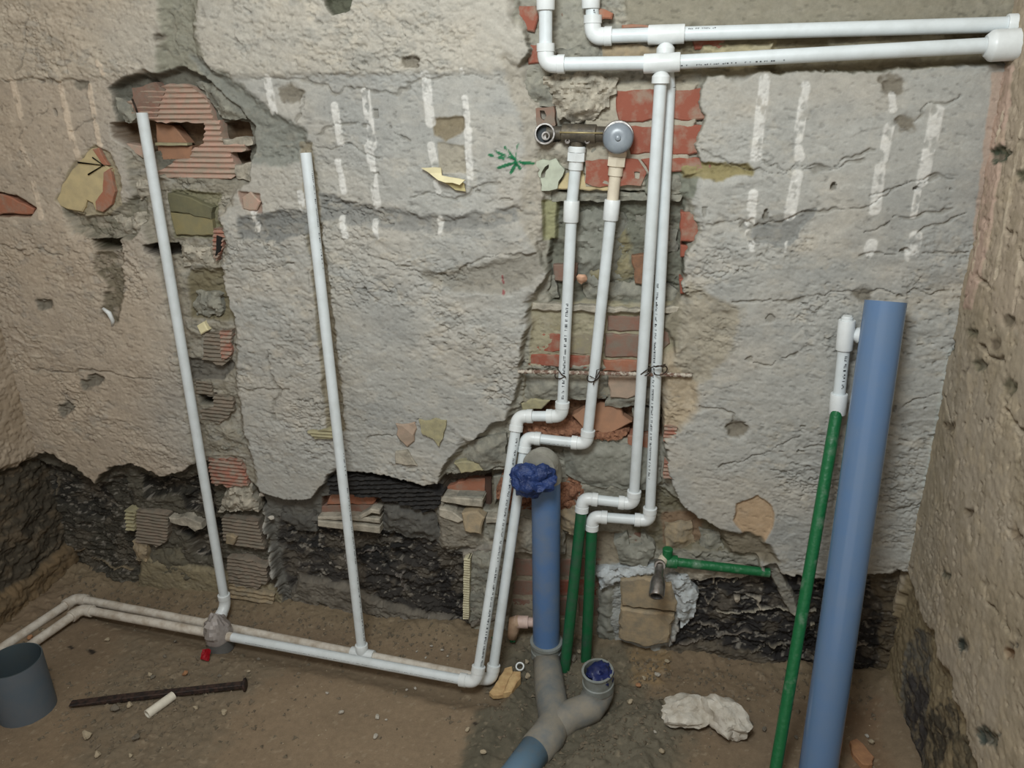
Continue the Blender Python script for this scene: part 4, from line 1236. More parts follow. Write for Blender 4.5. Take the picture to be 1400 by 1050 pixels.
# ---- upper left: ribbed hollow blocks round the pipe
slab('hollow_block', [(172, 140), (196, 122), (232, 114), (262, 118), (284, 138), (292, 166), (262, 168), (215, 167), (186, 162)], 0.030, 0.03, M_RIB, wall, rib=(0.0112, 0.006, 0.01), rough=0.0012, jag=0.003, su=0.006, sv=0.0022)
slab('hollow_block', [(180, 120), (214, 112), (226, 122), (214, 160), (186, 160)], 0.028, 0.02, M_BRICKD, wall, rough=0.003, rs=0.03, jag=0.003, su=0.004, sv=0.004)
slab('hollow_block', [(280, 164), (300, 164), (304, 192), (334, 196), (336, 206), (314, 208), (322, 226), (330, 240), (302, 246), (218, 244), (216, 234), (240, 218), (260, 216), (264, 202), (278, 196)],
     0.028, 0.03, M_RIB, wall, rib=(0.0118, 0.006, 0.01), rough=0.001, jag=0.003, su=0.006, sv=0.0022)
B([(212, 168), (236, 172), (256, 196), (240, 198), (214, 196)], 0.060, M_CLAYIN, 'block_web', 0.03, jag=0.001)
B([(214, 198), (262, 200), (260, 218), (224, 220), (216, 212)], 0.056, M_CLAYIN, 'block_web', 0.03, jag=0.001)
B([(212, 195), (256, 196), (256, 199), (212, 199)], 0.044, M_RIBY, 'block_web', 0.02, jag=0.0005, bev=0)
B([(172, 196), (194, 200), (194, 216), (180, 208)], 0.018, M_RIB, 'hollow_block', 0.03)
slab('mortar_lump', [(300, 190), (342, 188), (344, 198), (336, 200), (304, 198)], 0.020, 0.03, M_MORTL, wall, rough=0.004, rs=0.02, su=0.005, sv=0.004, dome=0.008)
slab('mortar_lump', [(318, 226), (342, 222), (346, 250), (322, 246)], 0.012, 0.03, M_MORTL, wall, rough=0.006, rs=0.02, su=0.005, sv=0.004, dome=0.010)
slab('mortar_lump', [(262, 112), (300, 112), (330, 150), (334, 164), (300, 162), (284, 140)], 0.020, 0.04, M_MORT, wall, rough=0.008, rs=0.03, su=0.0035, sv=0.0035, dome=0.014)
slab('mortar_lump', [(146, 128), (162, 134), (184, 160), (176, 168), (150, 164)], 0.010, 0.04, M_MORT, wall, rough=0.008, rs=0.025, su=0.0035, sv=0.0035, dome=0.012)
B([(330, 270), (342, 262), (356, 276), (350, 288), (332, 286)], 0.004, M_RIB, 'hollow_block', 0.02, jag=0.003)
B([(362, 276), (378, 284), (366, 286)], 0.006, M_BRICKD, 'brick', 0.02)
# cream tile with a clay edge and pen mark
tile = B([(77, 272), (84, 252), (98, 232), (124, 203), (134, 202), (142, 224), (152, 232), (157, 262), (152, 280), (140, 290), (130, 288), (126, 278), (118, 274), (112, 290), (100, 288), (82, 282)], 0.004, M_CREAM, 'tile_fragment', 0.02, jag=0.002)
B([(126, 204), (134, 202), (142, 218), (148, 226), (140, 226)], 0.0015, M_BRICKO, 'tile_fragment', 0.01, jag=0.001, bev=0.001)
B([(141, 236), (150, 230), (157, 262), (152, 280), (140, 290), (131, 287), (130, 276), (140, 262)], 0.0015, M_BRICKO, 'tile_fragment', 0.01, jag=0.001, bev=0.001)
for a, b in (((106, 222), (141, 226)), ((126, 215), (143, 227)), ((120, 239), (141, 226))):
    p, q = at(*a, 0.0008), at(*b, 0.0008)
    n_ = Vector((-(q - p).z, 0, (q - p).x)).normalized() * 0.0018
    bm = bmesh.new()
    bm.faces.new([bm.verts.new(v) for v in (p - n_, q - n_ * .5, q + n_ * .5, p + n_)])
    bmesh.ops.solidify(bm, geom=bm.faces[:], thickness=0.0006)
    obj('pen_stroke', bm, mat('green_black_pen', (30, 44, 34), (24, 36, 28), 0.7, 0, 40), wall)
B([(-16, 262), (10, 268), (46, 286), (44, 293), (10, 292), (-16, 294)], 0.006, M_BRICKO, 'brick', 0.03)
# olive plate and ribbed rims down the chase
B([(228, 264), (252, 268), (290, 284), (288, 300), (250, 292), (232, 290)], 0.012, mat('dark_olive_plate', (112, 108, 82), (100, 98, 78), 0.95, 0.3, 35), 'tile_fragment', 0.02, jag=0.003)
B([(232, 290), (252, 292), (289, 298), (292, 322), (240, 322)], 0.016, M_OLIVE, 'tile_fragment', 0.02, jag=0.002)
slab('hollow_block', [(292, 312), (309, 314), (305, 340), (296, 358), (290, 340)], 0.008, 0.03, M_RIBR, wall, rib=(0.010, 0.005, 0.02), rough=0.001, jag=0.003, su=0.005, sv=0.002)
B([(296, 322), (303, 324), (302, 342), (294, 350)], 0.004, M_DARK, 'hole_shade', 0.006, jag=0.002, bev=0)  # flat dark plate painted as the shade of a hole in the block
slab('hollow_block', [(280, 456), (318, 450), (316, 490), (304, 500), (276, 492)], 0.012, 0.03, M_RIBG, wall, rib=(0.0105, 0.005, 0.02), rough=0.003, rs=0.02, jag=0.003, su=0.005, sv=0.002)
slab('hollow_block', [(300, 452), (316, 452), (316, 486), (304, 494)], 0.007, 0.03, M_RIBR, wall, rib=(0.0105, 0.005, 0.02), rough=0.001, jag=0.003, su=0.005, sv=0.002)
B([(268, 446), (278, 440), (284, 452), (274, 458)], 0.006, M_CREAML, 'mortar_lump', 0.02, jag=0.003)
slab('hollow_block', [(268, 520), (290, 522), (292, 542), (268, 538)], 0.014, 0.03, M_RIBG, wall, rib=(0.010, 0.005, 0.02), rough=0.003, rs=0.02, jag=0.003, su=0.005, sv=0.002)
slab('hollow_block', [(292, 540), (318, 544), (320, 562), (300, 580), (276, 576), (274, 560), (292, 557)], 0.012, 0.03, M_RIBG, wall, rib=(0.0105, 0.005, 0.02), rough=0.003, rs=0.02, jag=0.003, su=0.005, sv=0.002)
slab('hollow_block', [(284, 626), (330, 630), (340, 664), (316, 666), (290, 662)], 0.014, 0.03, M_RIBR, wall, rib=(0.0108, 0.006, 0.02), rough=0.002, rs=0.02, jag=0.004, su=0.005, sv=0.0022)
for q in ([(244, 330), (290, 332), (286, 368), (246, 366)], [(300, 586), (330, 590), (336, 625), (296, 622)], [(304, 664), (340, 662), (350, 704), (296, 702)], [(262, 400), (300, 404), (300, 432), (264, 434)],
          [(170, 244), (206, 246), (212, 262), (188, 276)], [(150, 296), (196, 290), (206, 318), (170, 324)]):
    slab('mortar_lump', q, 0.012, 0.04, M_MORT if RNG.random() < .5 else M_MORTL, wall, rough=0.010, rs=0.028, su=0.0035, sv=0.0035, dome=0.014, jag=0.006)

# ---- hollow blocks at the foot, left
slab('hollow_block', [(212, 700), (230, 704), (228, 740), (214, 748), (186, 740), (184, 698)], 0.030, 0.04, M_RIBG, wall, rib=(0.0105, 0.006, 0.03), rough=0.002, rs=0.02, jag=0.003, su=0.006, sv=0.0022)
slab('hollow_block_edge', [(170, 698), (184, 700), (184, 726), (172, 724)], 0.022, 0.04, M_RIBY, wall, rib=(0.0125, 0.007, 0), rough=0.002, jag=0.003, su=0.005, sv=0.0022)
slab('mortar_lump', [(178, 742), (198, 748), (198, 770), (182, 768)], 0.020, 0.04, M_STONE, wall, rough=0.006, rs=0.02, su=0.0035, sv=0.0035, dome=0.010)
slab('hollow_block', [(304, 706), (352, 712), (362, 752), (330, 748), (306, 740)], 0.026, 0.04, M_RIBG, wall, rib=(0.011, 0.006, 0.03), rough=0.002, rs=0.02, jag=0.003, su=0.006, sv=0.0022)
slab('hollow_block', [(310, 762), (336, 764), (366, 774), (366, 796), (350, 806), (312, 798)], 0.022, 0.04, M_RIBG, wall, rib=(0.012, 0.005, 0.04), rough=0.004, rs=0.02, jag=0.004, su=0.006, sv=0.0024)
slab('hollow_block', [(312, 800), (350, 808), (376, 812), (372, 826), (340, 822), (312, 816)], 0.020, 0.04, M_STONE, wall, rib=(0.014, 0.004, 0.04), rough=0.004, rs=0.02, jag=0.005, su=0.006, sv=0.0024)
B([(230, 708), (256, 708), (274, 716), (276, 724), (266, 728), (256, 720), (232, 715)], 0.022, M_MORTL, 'mortar_lump', 0.04, jag=0.003)
B([(308, 732), (322, 736), (318, 746), (308, 744)], 0.012, M_STONE, 'mortar_lump', 0.03, jag=0.003)
slab('mortar_lump', [(196, 756), (246, 750), (262, 780), (300, 790), (296, 806), (200, 790)], 0.032, 0.04, mat('earthy_mortar', (108, 102, 86), (90, 86, 74), 0.96, 0.6, 45), wall, rough=0.008, rs=0.035, su=0.004, sv=0.004, dome=0.012)
rock('mortar_lump', at(358, 678, 0.02), (0.008, 0.008, 0.008), M_ROCK, 41, wall, 2)
rock('mortar_lump', at(371, 710, 0.02), (0.009, 0.008, 0.007), M_ROCK, 42, wall, 2)

# ---- tar-black ribbed strip, bricks and slabs behind pipe two
slab('hollow_block', [(448, 656), (482, 648), (520, 654), (572, 666), (606, 676), (602, 690), (578, 700), (556, 692), (520, 682), (450, 674)], 0.018, 0.04, M_RIBK, wall, rib=(0.0125, 0.009, -0.12), rough=0.004, rs=0.015, jag=0.004, su=0.005, sv=0.0022)
B([(452, 676), (500, 672), (514, 684), (510, 690), (446, 690)], 0.042, M_BRICKO)
B([(438, 692), (516, 688), (498, 704), (484, 706), (436, 708)], 0.046, M_BRICKD)
B([(490, 706), (506, 696), (519, 698), (519, 704), (508, 702), (494, 710)], 0.018, M_MORTL, 'block_web', 0.05, jag=0.001)
B([(434, 707), (484, 706), (519, 710), (519, 716), (480, 712), (434, 711)], 0.020, M_MORTL, 'block_web', 0.05, jag=0.001)
B([(434, 712), (519, 721), (519, 730), (480, 726), (434, 720)], 0.016, M_MORTL, 'block_web', 0.05, jag=0.001)
slab('mortar_lump', [(384, 694), (432, 700), (432, 728), (400, 728), (378, 716)], 0.036, 0.04, mat('sooty_mortar', (98, 96, 90), (80, 78, 74), 0.96, 0.6, 45), wall, rough=0.008, rs=0.03, su=0.004, sv=0.004, dome=0.012)
slab('mortar_lump', [(522, 692), (560, 696), (596, 706), (600, 742), (560, 740), (522, 728)], 0.020, 0.04, mat('sooty_mortar', (1, 1, 1)), wall, rough=0.008, rs=0.03, su=0.004, sv=0.004, dome=0.014)
# clay showing through the plaster round pipe two
slab('hollow_block', [(420, 590), (446, 588), (464, 590), (466, 600), (430, 600)], -0.007, 0.03, M_RIBY, wall, rib=(0.009, 0.004, 0), rough=0.001, jag=0.002, su=0.006, sv=0.002)
B([(540, 580), (566, 578), (566, 604), (556, 612), (546, 602)], -0.005, mat('pinkish_broken_brick', (1, 1, 1)), 'brick', 0.02, 0.007)
slab('hollow_block', [(572, 574), (610, 576), (606, 592), (600, 612), (592, 600), (576, 592)], -0.006, 0.03, M_RIBY, wall, rib=(0.010, 0.003, 1.6), rough=0.001, jag=0.006, su=0.003, sv=0.004)
B([(540, 618), (556, 616), (570, 638), (540, 634)], -0.006, M_MORTL, 'mortar_lump', 0.02, jag=0.003)
slab('stone', [(636, 608), (668, 600), (690, 596), (690, 640), (660, 646), (640, 640)], 0.010, 0.05, M_MORT, wall, rough=0.006, rs=0.03, su=0.004, sv=0.004, dome=0.014)
B([(620, 634), (650, 630), (660, 644), (630, 648)], 0.014, M_RIBY, 'tile_fragment', 0.03, jag=0.003)
# curled cream paint flake
B([(575, 230), (602, 230), (604, 240), (636, 246), (630, 252), (600, 246)], -0.012, M_CREAML, 'paint_flake', 0.003, jag=0.0015, bev=0, tilt=(0, 0.6))
B([(604, 248), (634, 250), (636, 262), (622, 260)], -0.008, mat('yellowed_paint', (196, 184, 136), (180, 168, 124), 0.85, 0.1, 40), 'paint_flake', 0.003, jag=0.002, bev=0, tilt=(0, -0.4))
# white screw plug sticking out of the plaster
bm = bmesh.new()
sweep(bm, [at(141, 422, -0.012), at(149, 428, -0.016), at(154, 438, -0.010), at(154, 446, 0.004)], [0.004, 0.006, 0.005, 0.004], 8, (True, True))
obj('wall_plug', bm, M_PVCF, wall, smooth=True)
# black wire poking out over the left pipe
bm = bmesh.new()
sweep(bm, [at(190, 160, 0.02), at(187, 152, -0.01), at(185, 146, -0.012), at(181, 136, -0.006)], [0.0022] * 4, 8, (True, True))
obj('wire_end', bm, M_WIRE, wall, smooth=True)

# ================================================================== WATER PIPES
UP = Vector((0, 0, 1))


def nrm(a, b):
    return (Vector(b) - Vector(a)).normalized()


TOCAM = Vector((0.1, -1, 0.35))
Z0 = 0.026
# floor line corners
a_bend, b_bend = fl(104, 818, Z0), fl(112, 833, Z0 + 0.004)
a_end, b_end = fl(672, 930, Z0 - 0.004), fl(651, 933, 0.048)
a_tee = a_bend.lerp(a_end, 0.0)
# where riser two meets line A
dA = nrm(a_bend, a_end)
a_tee = a_bend + dA * (fl(496, 893, Z0) - a_bend).dot(dA)
r1_foot = at(310, 836, -0.05)
a_t1 = a_bend + dA * (r1_foot - a_bend).dot(dA)
a_t1.z = Z0
a_back, b_back = fl(-70, 934, Z0), fl(-40, 939, Z0)

# ---------------- line A: floor pipe by the wall, both free risers, and the right-hand mixer riser
A = thing('water_pipe', (a_tee.x, a_tee.y, 0), 'white pipe along the wall foot with two tall open-ended risers', 'pipe')
g = 0.024
pipe(A, a_back, a_bend + nrm(a_bend, a_back) * g, m=M_PVCD)
elbow(A, a_bend, nrm(a_bend, a_back), dA, m=M_PVCD)
pipe(A, a_bend + dA * g, a_t1 - dA * 0.02, m=M_PVCD)
tee(A, a_t1, dA, (nrm(a_t1, r1_foot) + UP * 1.0), m=M_PVCD)
bend1 = r1_foot + UP * 0.0
dirw = (r1_foot - a_t1); dirw.z = 0
elbow(A, Vector((r1_foot.x, r1_foot.y, 0.055)), -dirw.normalized() * 1.0 + UP * -0.6, UP, m=M_PVCF)
top1 = at(194, 154, -0.030)
pipe(A, Vector((r1_foot.x, r1_foot.y, 0.075)), top1, open_end=True, name='riser', r=0.0122)
pipe(A, a_t1 + dA * 0.02, a_tee - dA * 0.02, m=M_PVCD)
top2 = at(418, 209, -0.014)
tee(A, a_tee, dA, nrm(a_tee, top2), m=M_PVCF)
r2 = pipe(A, a_tee + nrm(a_tee, top2) * 0.025, top2, open_end=True, name='riser')
print_line(r2, a_tee, top2, R0, 0.03, 0.45, Vector((1, -0.35, 0)), h=0.0018, dens=0.7)
print_line(r2, a_tee, top2, R0, 0.80, 0.97, Vector((1, -0.3, 0)), h=0.0018, dens=0.7)
pipe(A, a_tee + dA * 0.02, a_end - dA * g, m=M_PVCD)
ra_top = at(719, 598, -0.004)
dra = nrm(a_end, ra_top)
elbow(A, a_end, -dA, dra, k=3.4)
ra = pipe(A, a_end + dra * 0.03, ra_top - dra * 0.02, name='riser')
ra2 = at(802, 607, -0.004)
dh = nrm(ra_top, ra2)
elbow(A, ra_top, -dra, dh)
off = pipe(A, ra_top + dh * 0.02, ra2 - dh * 0.02)
print_line(off, ra_top, ra2, R0, 0.25, 0.8, Vector((0, -1, -0.3)), h=0.0007)
va = at(837, 280, 0.012)
dv = nrm(ra2, va)
elbow(A, ra2, -dh, dv)
pa = pipe(A, ra2 + dv * 0.02, va, name='riser')
print_line(pa, ra2, va, R0, 0.45, 0.85, Vector((1, -0.2, 0)), h=0.0014, dens=.6)
va2 = at(842, 232, 0.014)
coupling(A, at(836, 287, 0.012), dv, 0.021)
pipe(A, at(837, 278, 0.012), va2, m=mat('yellowed_pvc', (214, 204, 184), (200, 190, 170), 0.5, 0.1, 40), r=0.0122)

# ---------------- line B: floor pipe in front, left-hand mixer riser
B_ = thing('water_pipe', (b_end.x, b_end.y, 0), 'white floor pipe lying in front of its twin, feeding the left inlet of the valve', 'pipe')
dB = nrm(b_bend, b_end)
pipe(B_, b_back, b_bend + nrm(b_bend, b_back) * g, m=M_PVCD)
elbow(B_, b_bend, nrm(b_bend, b_back), dB, m=M_PVCD)
fb1 = pipe(B_, b_bend + dB * g, b_bend.lerp(b_end, 0.42), m=M_PVCD)
fb = pipe(B_, b_bend.lerp(b_end, 0.42), b_end - dB * g)
print_line(fb, b_bend, b_end, R0, 0.46, 0.955, Vector((0, -1, 0.15)), h=0.0006, dens=1.1)
rb_top = at(708, 569, -0.004)
drb = nrm(b_end, rb_top)
elbow(B_, b_end, -dB, drb, k=3.4)
rb = pipe(B_, b_end + drb * 0.03, rb_top - drb * 0.02, name='riser')
print_line(rb, b_end, rb_top, R0, 0.07, 0.93, Vector((0.75, -1, 0)), h=0.0028)
rb2 = at(768, 569, -0.004)
dh2 = nrm(rb_top, rb2)
elbow(B_, rb_top, -drb, dh2)
pipe(B_, rb_top + dh2 * 0.02, rb2 - dh2 * 0.02)
vb = at(782, 280, 0.012)
dvb = nrm(rb2, vb)
elbow(B_, rb2, -dh2, dvb)
pb = pipe(B_, rb2 + dvb * 0.02, vb, name='riser')
print_line(pb, rb2, vb, R0, 0.08, 0.56, Vector((0.12, -1, 0.1)), h=0.0034)
coupling(B_, at(781, 289, 0.012), dvb, 0.022)
vb2 = at(787, 228, 0.014)
pipe(B_, at(782, 276, 0.012), vb2)


def hex_adapter(parent, base, top, r, m):
    bm = bmesh.new()
    L = (top - base).length
    lathe(bm, base, top - base, [(0, r * .9), (0, r * 1.15), (L * .35, r * 1.15), (L * .38, r * 1.42)], 22, (True, True))
    lathe(bm, base + (top - base) * 0.38, top - base, [(0, r * 1.5), (L * .36, r * 1.5), (L * .38, r * 1.3)], 6, (True, True))
    lathe(bm, base + (top - base) * 0.76, top - base, [(0, r * 1.4), (L * .18, r * 1.4), (L * .2, r * 1.3), (L * .24, r * 1.2)], 22, (True, True))
    return obj('threaded_adapter', bm, m, parent, auto=30)


hex_adapter(B_, at(787, 232, 0.014), at(789, 200, 0.014), 0.0132, M_PVCF)
hex_adapter(A, at(841, 240, 0.014), at(845, 205, 0.014), 0.0132, mat('yellowed_pvc', (1, 1, 1)))

# ---------------- line C: front supply with the big union, dropping to a green pipe
RT = 0.0130
YC, YD = -0.014, 0.014
c_el = at(746, 88, YC)
c_up = at(746, -40, YC)
c_tee = at(905, 86, YC)
c_r = at(1428, 58, YC - 0.01)
Cc = thing('water_pipe', at(864, 690, 0.0), 'white supply pipe with a swollen union, dropping in front of its twin', 'pipe')
dc = nrm(c_el, c_tee)
pipe(Cc, c_up, c_el + UP * 0.022, RT, name='riser')
coupling(Cc, at(746, -2, YC), UP, 0.020, RT)
elbow(Cc, c_el, UP, dc, RT)
pc = pipe(Cc, c_el + dc * 0.022, c_tee - dc * 0.02, RT)
dc2 = nrm(c_tee, c_r)
p_c2 = pipe(Cc, c_tee + dc2 * 0.02, c_r, RT)
print_line(p_c2, c_tee, c_r, RT, 0.05, 0.34, Vector((0, -1, -0.6)), h=0.0014, dens=.8)
c_b2 = at(866, 689, 0.0)
ddn = nrm(c_tee, c_b2)
tee(Cc, c_tee, dc2, ddn, RT, half=0.034, blen=0.036, cone=True)
pipe(Cc, c_tee + ddn * 0.03, c_b2 - ddn * 0.02, name='drop')
c_b1 = at(797, 681, -0.006)
dcb = nrm(c_b2, c_b1)
elbow(Cc, c_b2, -ddn, dcb)
pipe(Cc, c_b2 + dcb * 0.02, c_b1 - dcb * 0.02)
c_g = at(772, 908, 0.0); c_g = fl(772, 916, 0.0) if c_g.z < 0 else c_g
dcg = nrm(c_b1, c_g)
elbow(Cc, c_b1, -dcb, dcg)
gp = pipe(Cc, c_b1 + dcg * 0.02, c_g, R0 * 1.12, M_GREEN, 'green_pipe')
gp['label'] = 'green-coated lower pipe'
# union at the right end
bm = bmesh.new()
ua = at(1346, 63, YC - 0.007)
lathe(bm, ua, dc2, [(0, RT), (0.001, RT * 1.35), (0.010, RT * 1.95), (0.014, RT * 2.02), (0.055, RT * 2.02), (0.057, RT * 1.9), (0.058, RT * 1.5), (0.10, RT * 1.5)], 24, (True, True))
obj('union', bm, M_PVCF, Cc, auto=30)

# ---------------- line D: rear supply, dropping to the other green pipe
d_el = at(810, 50, YD)
d_up = at(808, -40, YD)
d_tee = at(911, 47, YD)
d_r = at(1428, 32, YD - 0.012)
Dd = thing('water_pipe', at(888, 714, 0.0), 'topmost white supply pipe under the lintel, dropping behind its twin', 'pipe')
dd1 = nrm(d_el, d_tee)
pd = pipe(Dd, d_up, d_el + UP * 0.022, RT, name='riser')
print_line(pd, d_up, d_el, RT, 0.42, 0.75, Vector((0.5, -1, 0)), h=0.0022)
coupling(Dd, at(808, -4, YD), UP, 0.020, RT)
elbow(Dd, d_el, UP, dd1, RT)
pipe(Dd, d_el + dd1 * 0.022, d_tee - dd1 * 0.02, RT)
dd2 = nrm(d_tee, d_r)
p_d2 = pipe(Dd, d_tee + dd2 * 0.02, d_r, RT)
print_line(p_d2, d_tee, d_r, RT, 0.05, 0.15, Vector((0, -1, 0.8)), h=0.0016, dens=.7)
coupling(Dd, at(1402, 33, YD - 0.012), dd2, 0.03, RT)
d_b2 = at(888, 712, 0.004)
d_mid = at(915, 120, YD + 0.004)
ddd = nrm(d_mid, d_b2)
tee(Dd, d_tee, dd2, -UP, RT, half=0.034, blen=0.034, cone=True)
pipe(Dd, d_tee - UP * 0.03, d_mid, name='drop')
pdd = pipe(Dd, d_mid, d_b2 - ddd * 0.02, name='drop')
print_line(pdd, d_mid, d_b2, R0, 0.40, 0.88, Vector((-0.5, -1, 0)), h=0.0028)
d_b1 = at(810, 706, -0.004)
ddb = nrm(d_b2, d_b1)
elbow(Dd, d_b2, -ddd, ddb)
pipe(Dd, d_b2 + ddb * 0.02, d_b1 - ddb * 0.02)
d_g = at(801, 900, 0.0); d_g = fl(801, 906, 0.0) if d_g.z < 0 else d_g
ddg = nrm(d_b1, d_g)
elbow(Dd, d_b1, -ddb, ddg)
gp = pipe(Dd, d_b1 + ddg * 0.02, d_g, R0 * 1.12, M_GREEN, 'green_pipe')
gp['label'] = 'green-coated lower pipe'

# ---------------- line E: green pipe beside the big blue one
e_tee = at(1156, 458, -0.03)
e_cp = at(1146, 552, -0.034)
e_f = fl(1056, 1076, 0.0)
E_ = thing('water_pipe', e_f, 'green pipe with a white plugged tee on top, standing beside the big blue pipe', 'pipe')
de = nrm(e_f, e_cp)
de2 = nrm(e_cp, e_tee)
gp = pipe(E_, e_f - de * 0.02, e_cp, R0 * 1.02, M_GREENB, 'green_pipe')
gp['label'] = 'green-coated lower pipe with pale scuffs'
for px_, py_ in ((1105, 800), (1111, 775), (1100, 832), (1136, 610), (1122, 700)):
    pass
coupling(E_, e_cp, de2, 0.0225, 0.0122, kk=1.42)
pe = pipe(E_, e_cp, e_tee, 0.0122)
print_line(pe, e_cp, e_tee, 0.0122, 0.25, 0.72, Vector((0.25, -1, 0)), h=0.0032)
e_br = Vector((1, 0.05, 0.0))
tee(E_, e_tee, de2, e_br, 0.0122, half=0.031, blen=0.036, cone=True)
bm = bmesh.new()
lathe(bm, e_tee + de2 * 0.030, de2, [(0, 0.0112), (0.007, 0.0112), (0.0075, 0.0095), (0.010, 0.009)], 18, (True, True))
obj('plug', bm, M_PVCF, E_, auto=35)
pipe(E_, e_tee + e_br * 0.03, e_tee + e_br * 0.055, 0.0115)

# ---------------- line F: short green pipe to the stop valve
f_t = at(912, 767, -0.004)
f_r = at(1052, 783, 0.010)
Fp = thing('water_pipe', f_t, 'short bright green pipe crossing the wall into the plaster above the tarred block', 'pipe')
df = nrm(f_t, f_r)
pipe(Fp, f_t, f_r, 0.0112, M_GREENB)
bm = bmesh.new()
lathe(bm, f_t - df * 0.016, df, [(0, 0.0135), (0, 0.016), (0.040, 0.016), (0.041, 0.0112)], 20, (True, True))
lathe(bm, f_t, UP, [(0, 0.012), (0.034, 0.0125), (0.036, 0.010)], 16, (True, True))
obj('tee', bm, M_GREENB, Fp, auto=35)

sv = thing('stop_valve', at(898, 826, -0.05), 'chromed angle stop valve at the end of the short green pipe', 'valve')
v0 = at(902, 772, -0.028)
bm = bmesh.new()
dirc = (CAMP - v0).normalized()
ax_ = (Vector((0.05, -1, 0.35))).normalized()
lathe(bm, v0 + Vector((0.012, 0.03, 0.004)), (v0 - (v0 + Vector((0.012, 0.03, 0.004)))), [(0, 0.012), (0.03, 0.012)], 18, (True, True))
obj('inlet', bm, mat('yellowed_pvc', (1, 1, 1)), sv, auto=35)
bm = bmesh.new()
lathe(bm, v0, ax_, [(-0.010, 0.013), (0.008, 0.0135), (0.010, 0.0125), (0.010, 0.0085), (-0.004, 0.0080)], 22, (True, True))
obj('handle_port', bm, M_CHROME, sv, auto=35)
v1 = v0 + Vector((-0.004, -0.074, -0.038))
bm = bmesh.new()
dv_ = nrm(v0, v1)
Lv = (v1 - v0).length
lathe(bm, v0, dv_, [(0.004, 0.0105), (Lv * .36, 0.011), (Lv * .42, 0.0145), (Lv * .6, 0.0178), (Lv * .94, 0.0182), (Lv, 0.0172), (Lv, 0.0135), (Lv * .7, 0.0125)], 24, (True, True))
obj('outlet', bm, M_CHROME, sv, auto=35)

# ================================================================== MIXER VALVE
mv = thing('mixer_valve', at(795, 195, 0.0), 'rough-in shower valve body with an open port and a grey plastic cap', 'valve')
m0, m1 = at(748, 181, 0.010), at(842, 184, 0.006)
dm = nrm(m0, m1)
bm = bmesh.new()
lathe(bm, m0, dm, [(0, 0.013), (0.03, 0.013), (0.032, 0.0185), (0.10, 0.0185), (0.102, 0.015), ((m1 - m0).length, 0.015)], 20, (True, True))
obj('body', bm, M_BRASS, mv, auto=35)
bm = bmesh.new()
p0 = at(765, 181, -0.010)
p1 = at(824, 182, -0.010)
sweep(bm, [p0, p1], [0.0018, 0.0018], 8, (True, True))
obj('seam', bm, mat('pale_brass_edge', (176, 162, 120), (150, 136, 100), 0.5, 0.1, 40, metal=0.4), mv, smooth=True)
for q in ((789, 190), (845, 196)):
    bm = bmesh.new()
    b0 = at(q[0], q[1] - 8, 0.012)
    b1 = at(q[0], q[1] + 14, 0.014)
    lathe(bm, b0, b1 - b0, [(0, 0.014), ((b1 - b0).length, 0.0135)], 18, (True, True))
    obj('inlet', bm, M_BRASS, mv, auto=35)
for q in ((776, 193), (803, 193)):
    bm = bmesh.new()
    b0 = at(*q, -0.002)
    lathe(bm, b0, Vector((0, -1, 0)), [(-0.01, 0.005), (0.003, 0.005), (0.003, 0.003), (0, 0.003)], 12, (True, True))
    obj('screw', bm, M_CHROME, mv, auto=35)
# open port, left
pp = at(745, 183, 0.0)
axp = Vector((0.10, -1, 0.10)).normalized()
bm = bmesh.new()
lathe(bm, pp, axp, [(-0.03, 0.021), (0.006, 0.0215), (0.008, 0.0205), (0.008, 0.0175), (-0.012, 0.0165)], 28, (True, True))
port = obj('port', bm, M_CHROME, mv, auto=35)
bm = bmesh.new()
lathe(bm, pp + axp * -0.009, axp, [(0, 0.0164), (0.001, 0.0164)], 28, (True, True))
obj('port_floor', bm, mat('dark_slate', (46, 54, 58), (38, 44, 48), 0.5, 0.1, 40), port, auto=35)
bm = bmesh.new()
lathe(bm, pp + Vector((0.002, 0, -0.004)) - axp * 0.008, axp, [(0, 0.0085), (0.013, 0.0085), (0.013, 0.0055), (0.003, 0.0052)], 18, (True, True))
obj('cartridge_stem', bm, M_CHROME, port, auto=35)
# grey cap, right
pp = at(845, 186, -0.024)
axp = Vector((0.05, -1, 0.12)).normalized()
bm = bmesh.new()
lathe(bm, pp - axp * 0.02, axp, [(-0.01, 0.024), (0.004, 0.0305), (0.008, 0.031), (0.010, 0.0295)], 32, (True, True))
cap = obj('cap_rim', bm, M_CHROME, mv, auto=35)
bm = bmesh.new()
lathe(bm, pp - axp * 0.012 + Vector((0.0, 0, -0.004)), axp, [(0, 0.030), (0.004, 0.0302), (0.010, 0.027), (0.014, 0.021), (0.0155, 0.012), (0.0150, 0.006), (0.020, 0.005), (0.021, 0.003)], 32, (True, True))
obj('cap', bm, M_DISC, mv, auto=50)

# ================================================================== REBAR WITH TIE WIRES
rba, rbb = at(708, 508, 0.004), at(946, 513, 0.004)
bm = bmesh.new()
n = 120
sweep(bm, [rba.lerp(rbb, i / (n - 1)) for i in range(n)], [0.0044 if i % 3 else 0.0056 for i in range(n)], 8, (True, True))
reb = thing('rebar', rba, 'thin mortar-spattered reinforcing bar set level across the recess, tied to the pipes', 'rebar')
obj('bar', bm, M_REBAR, reb, smooth=True)


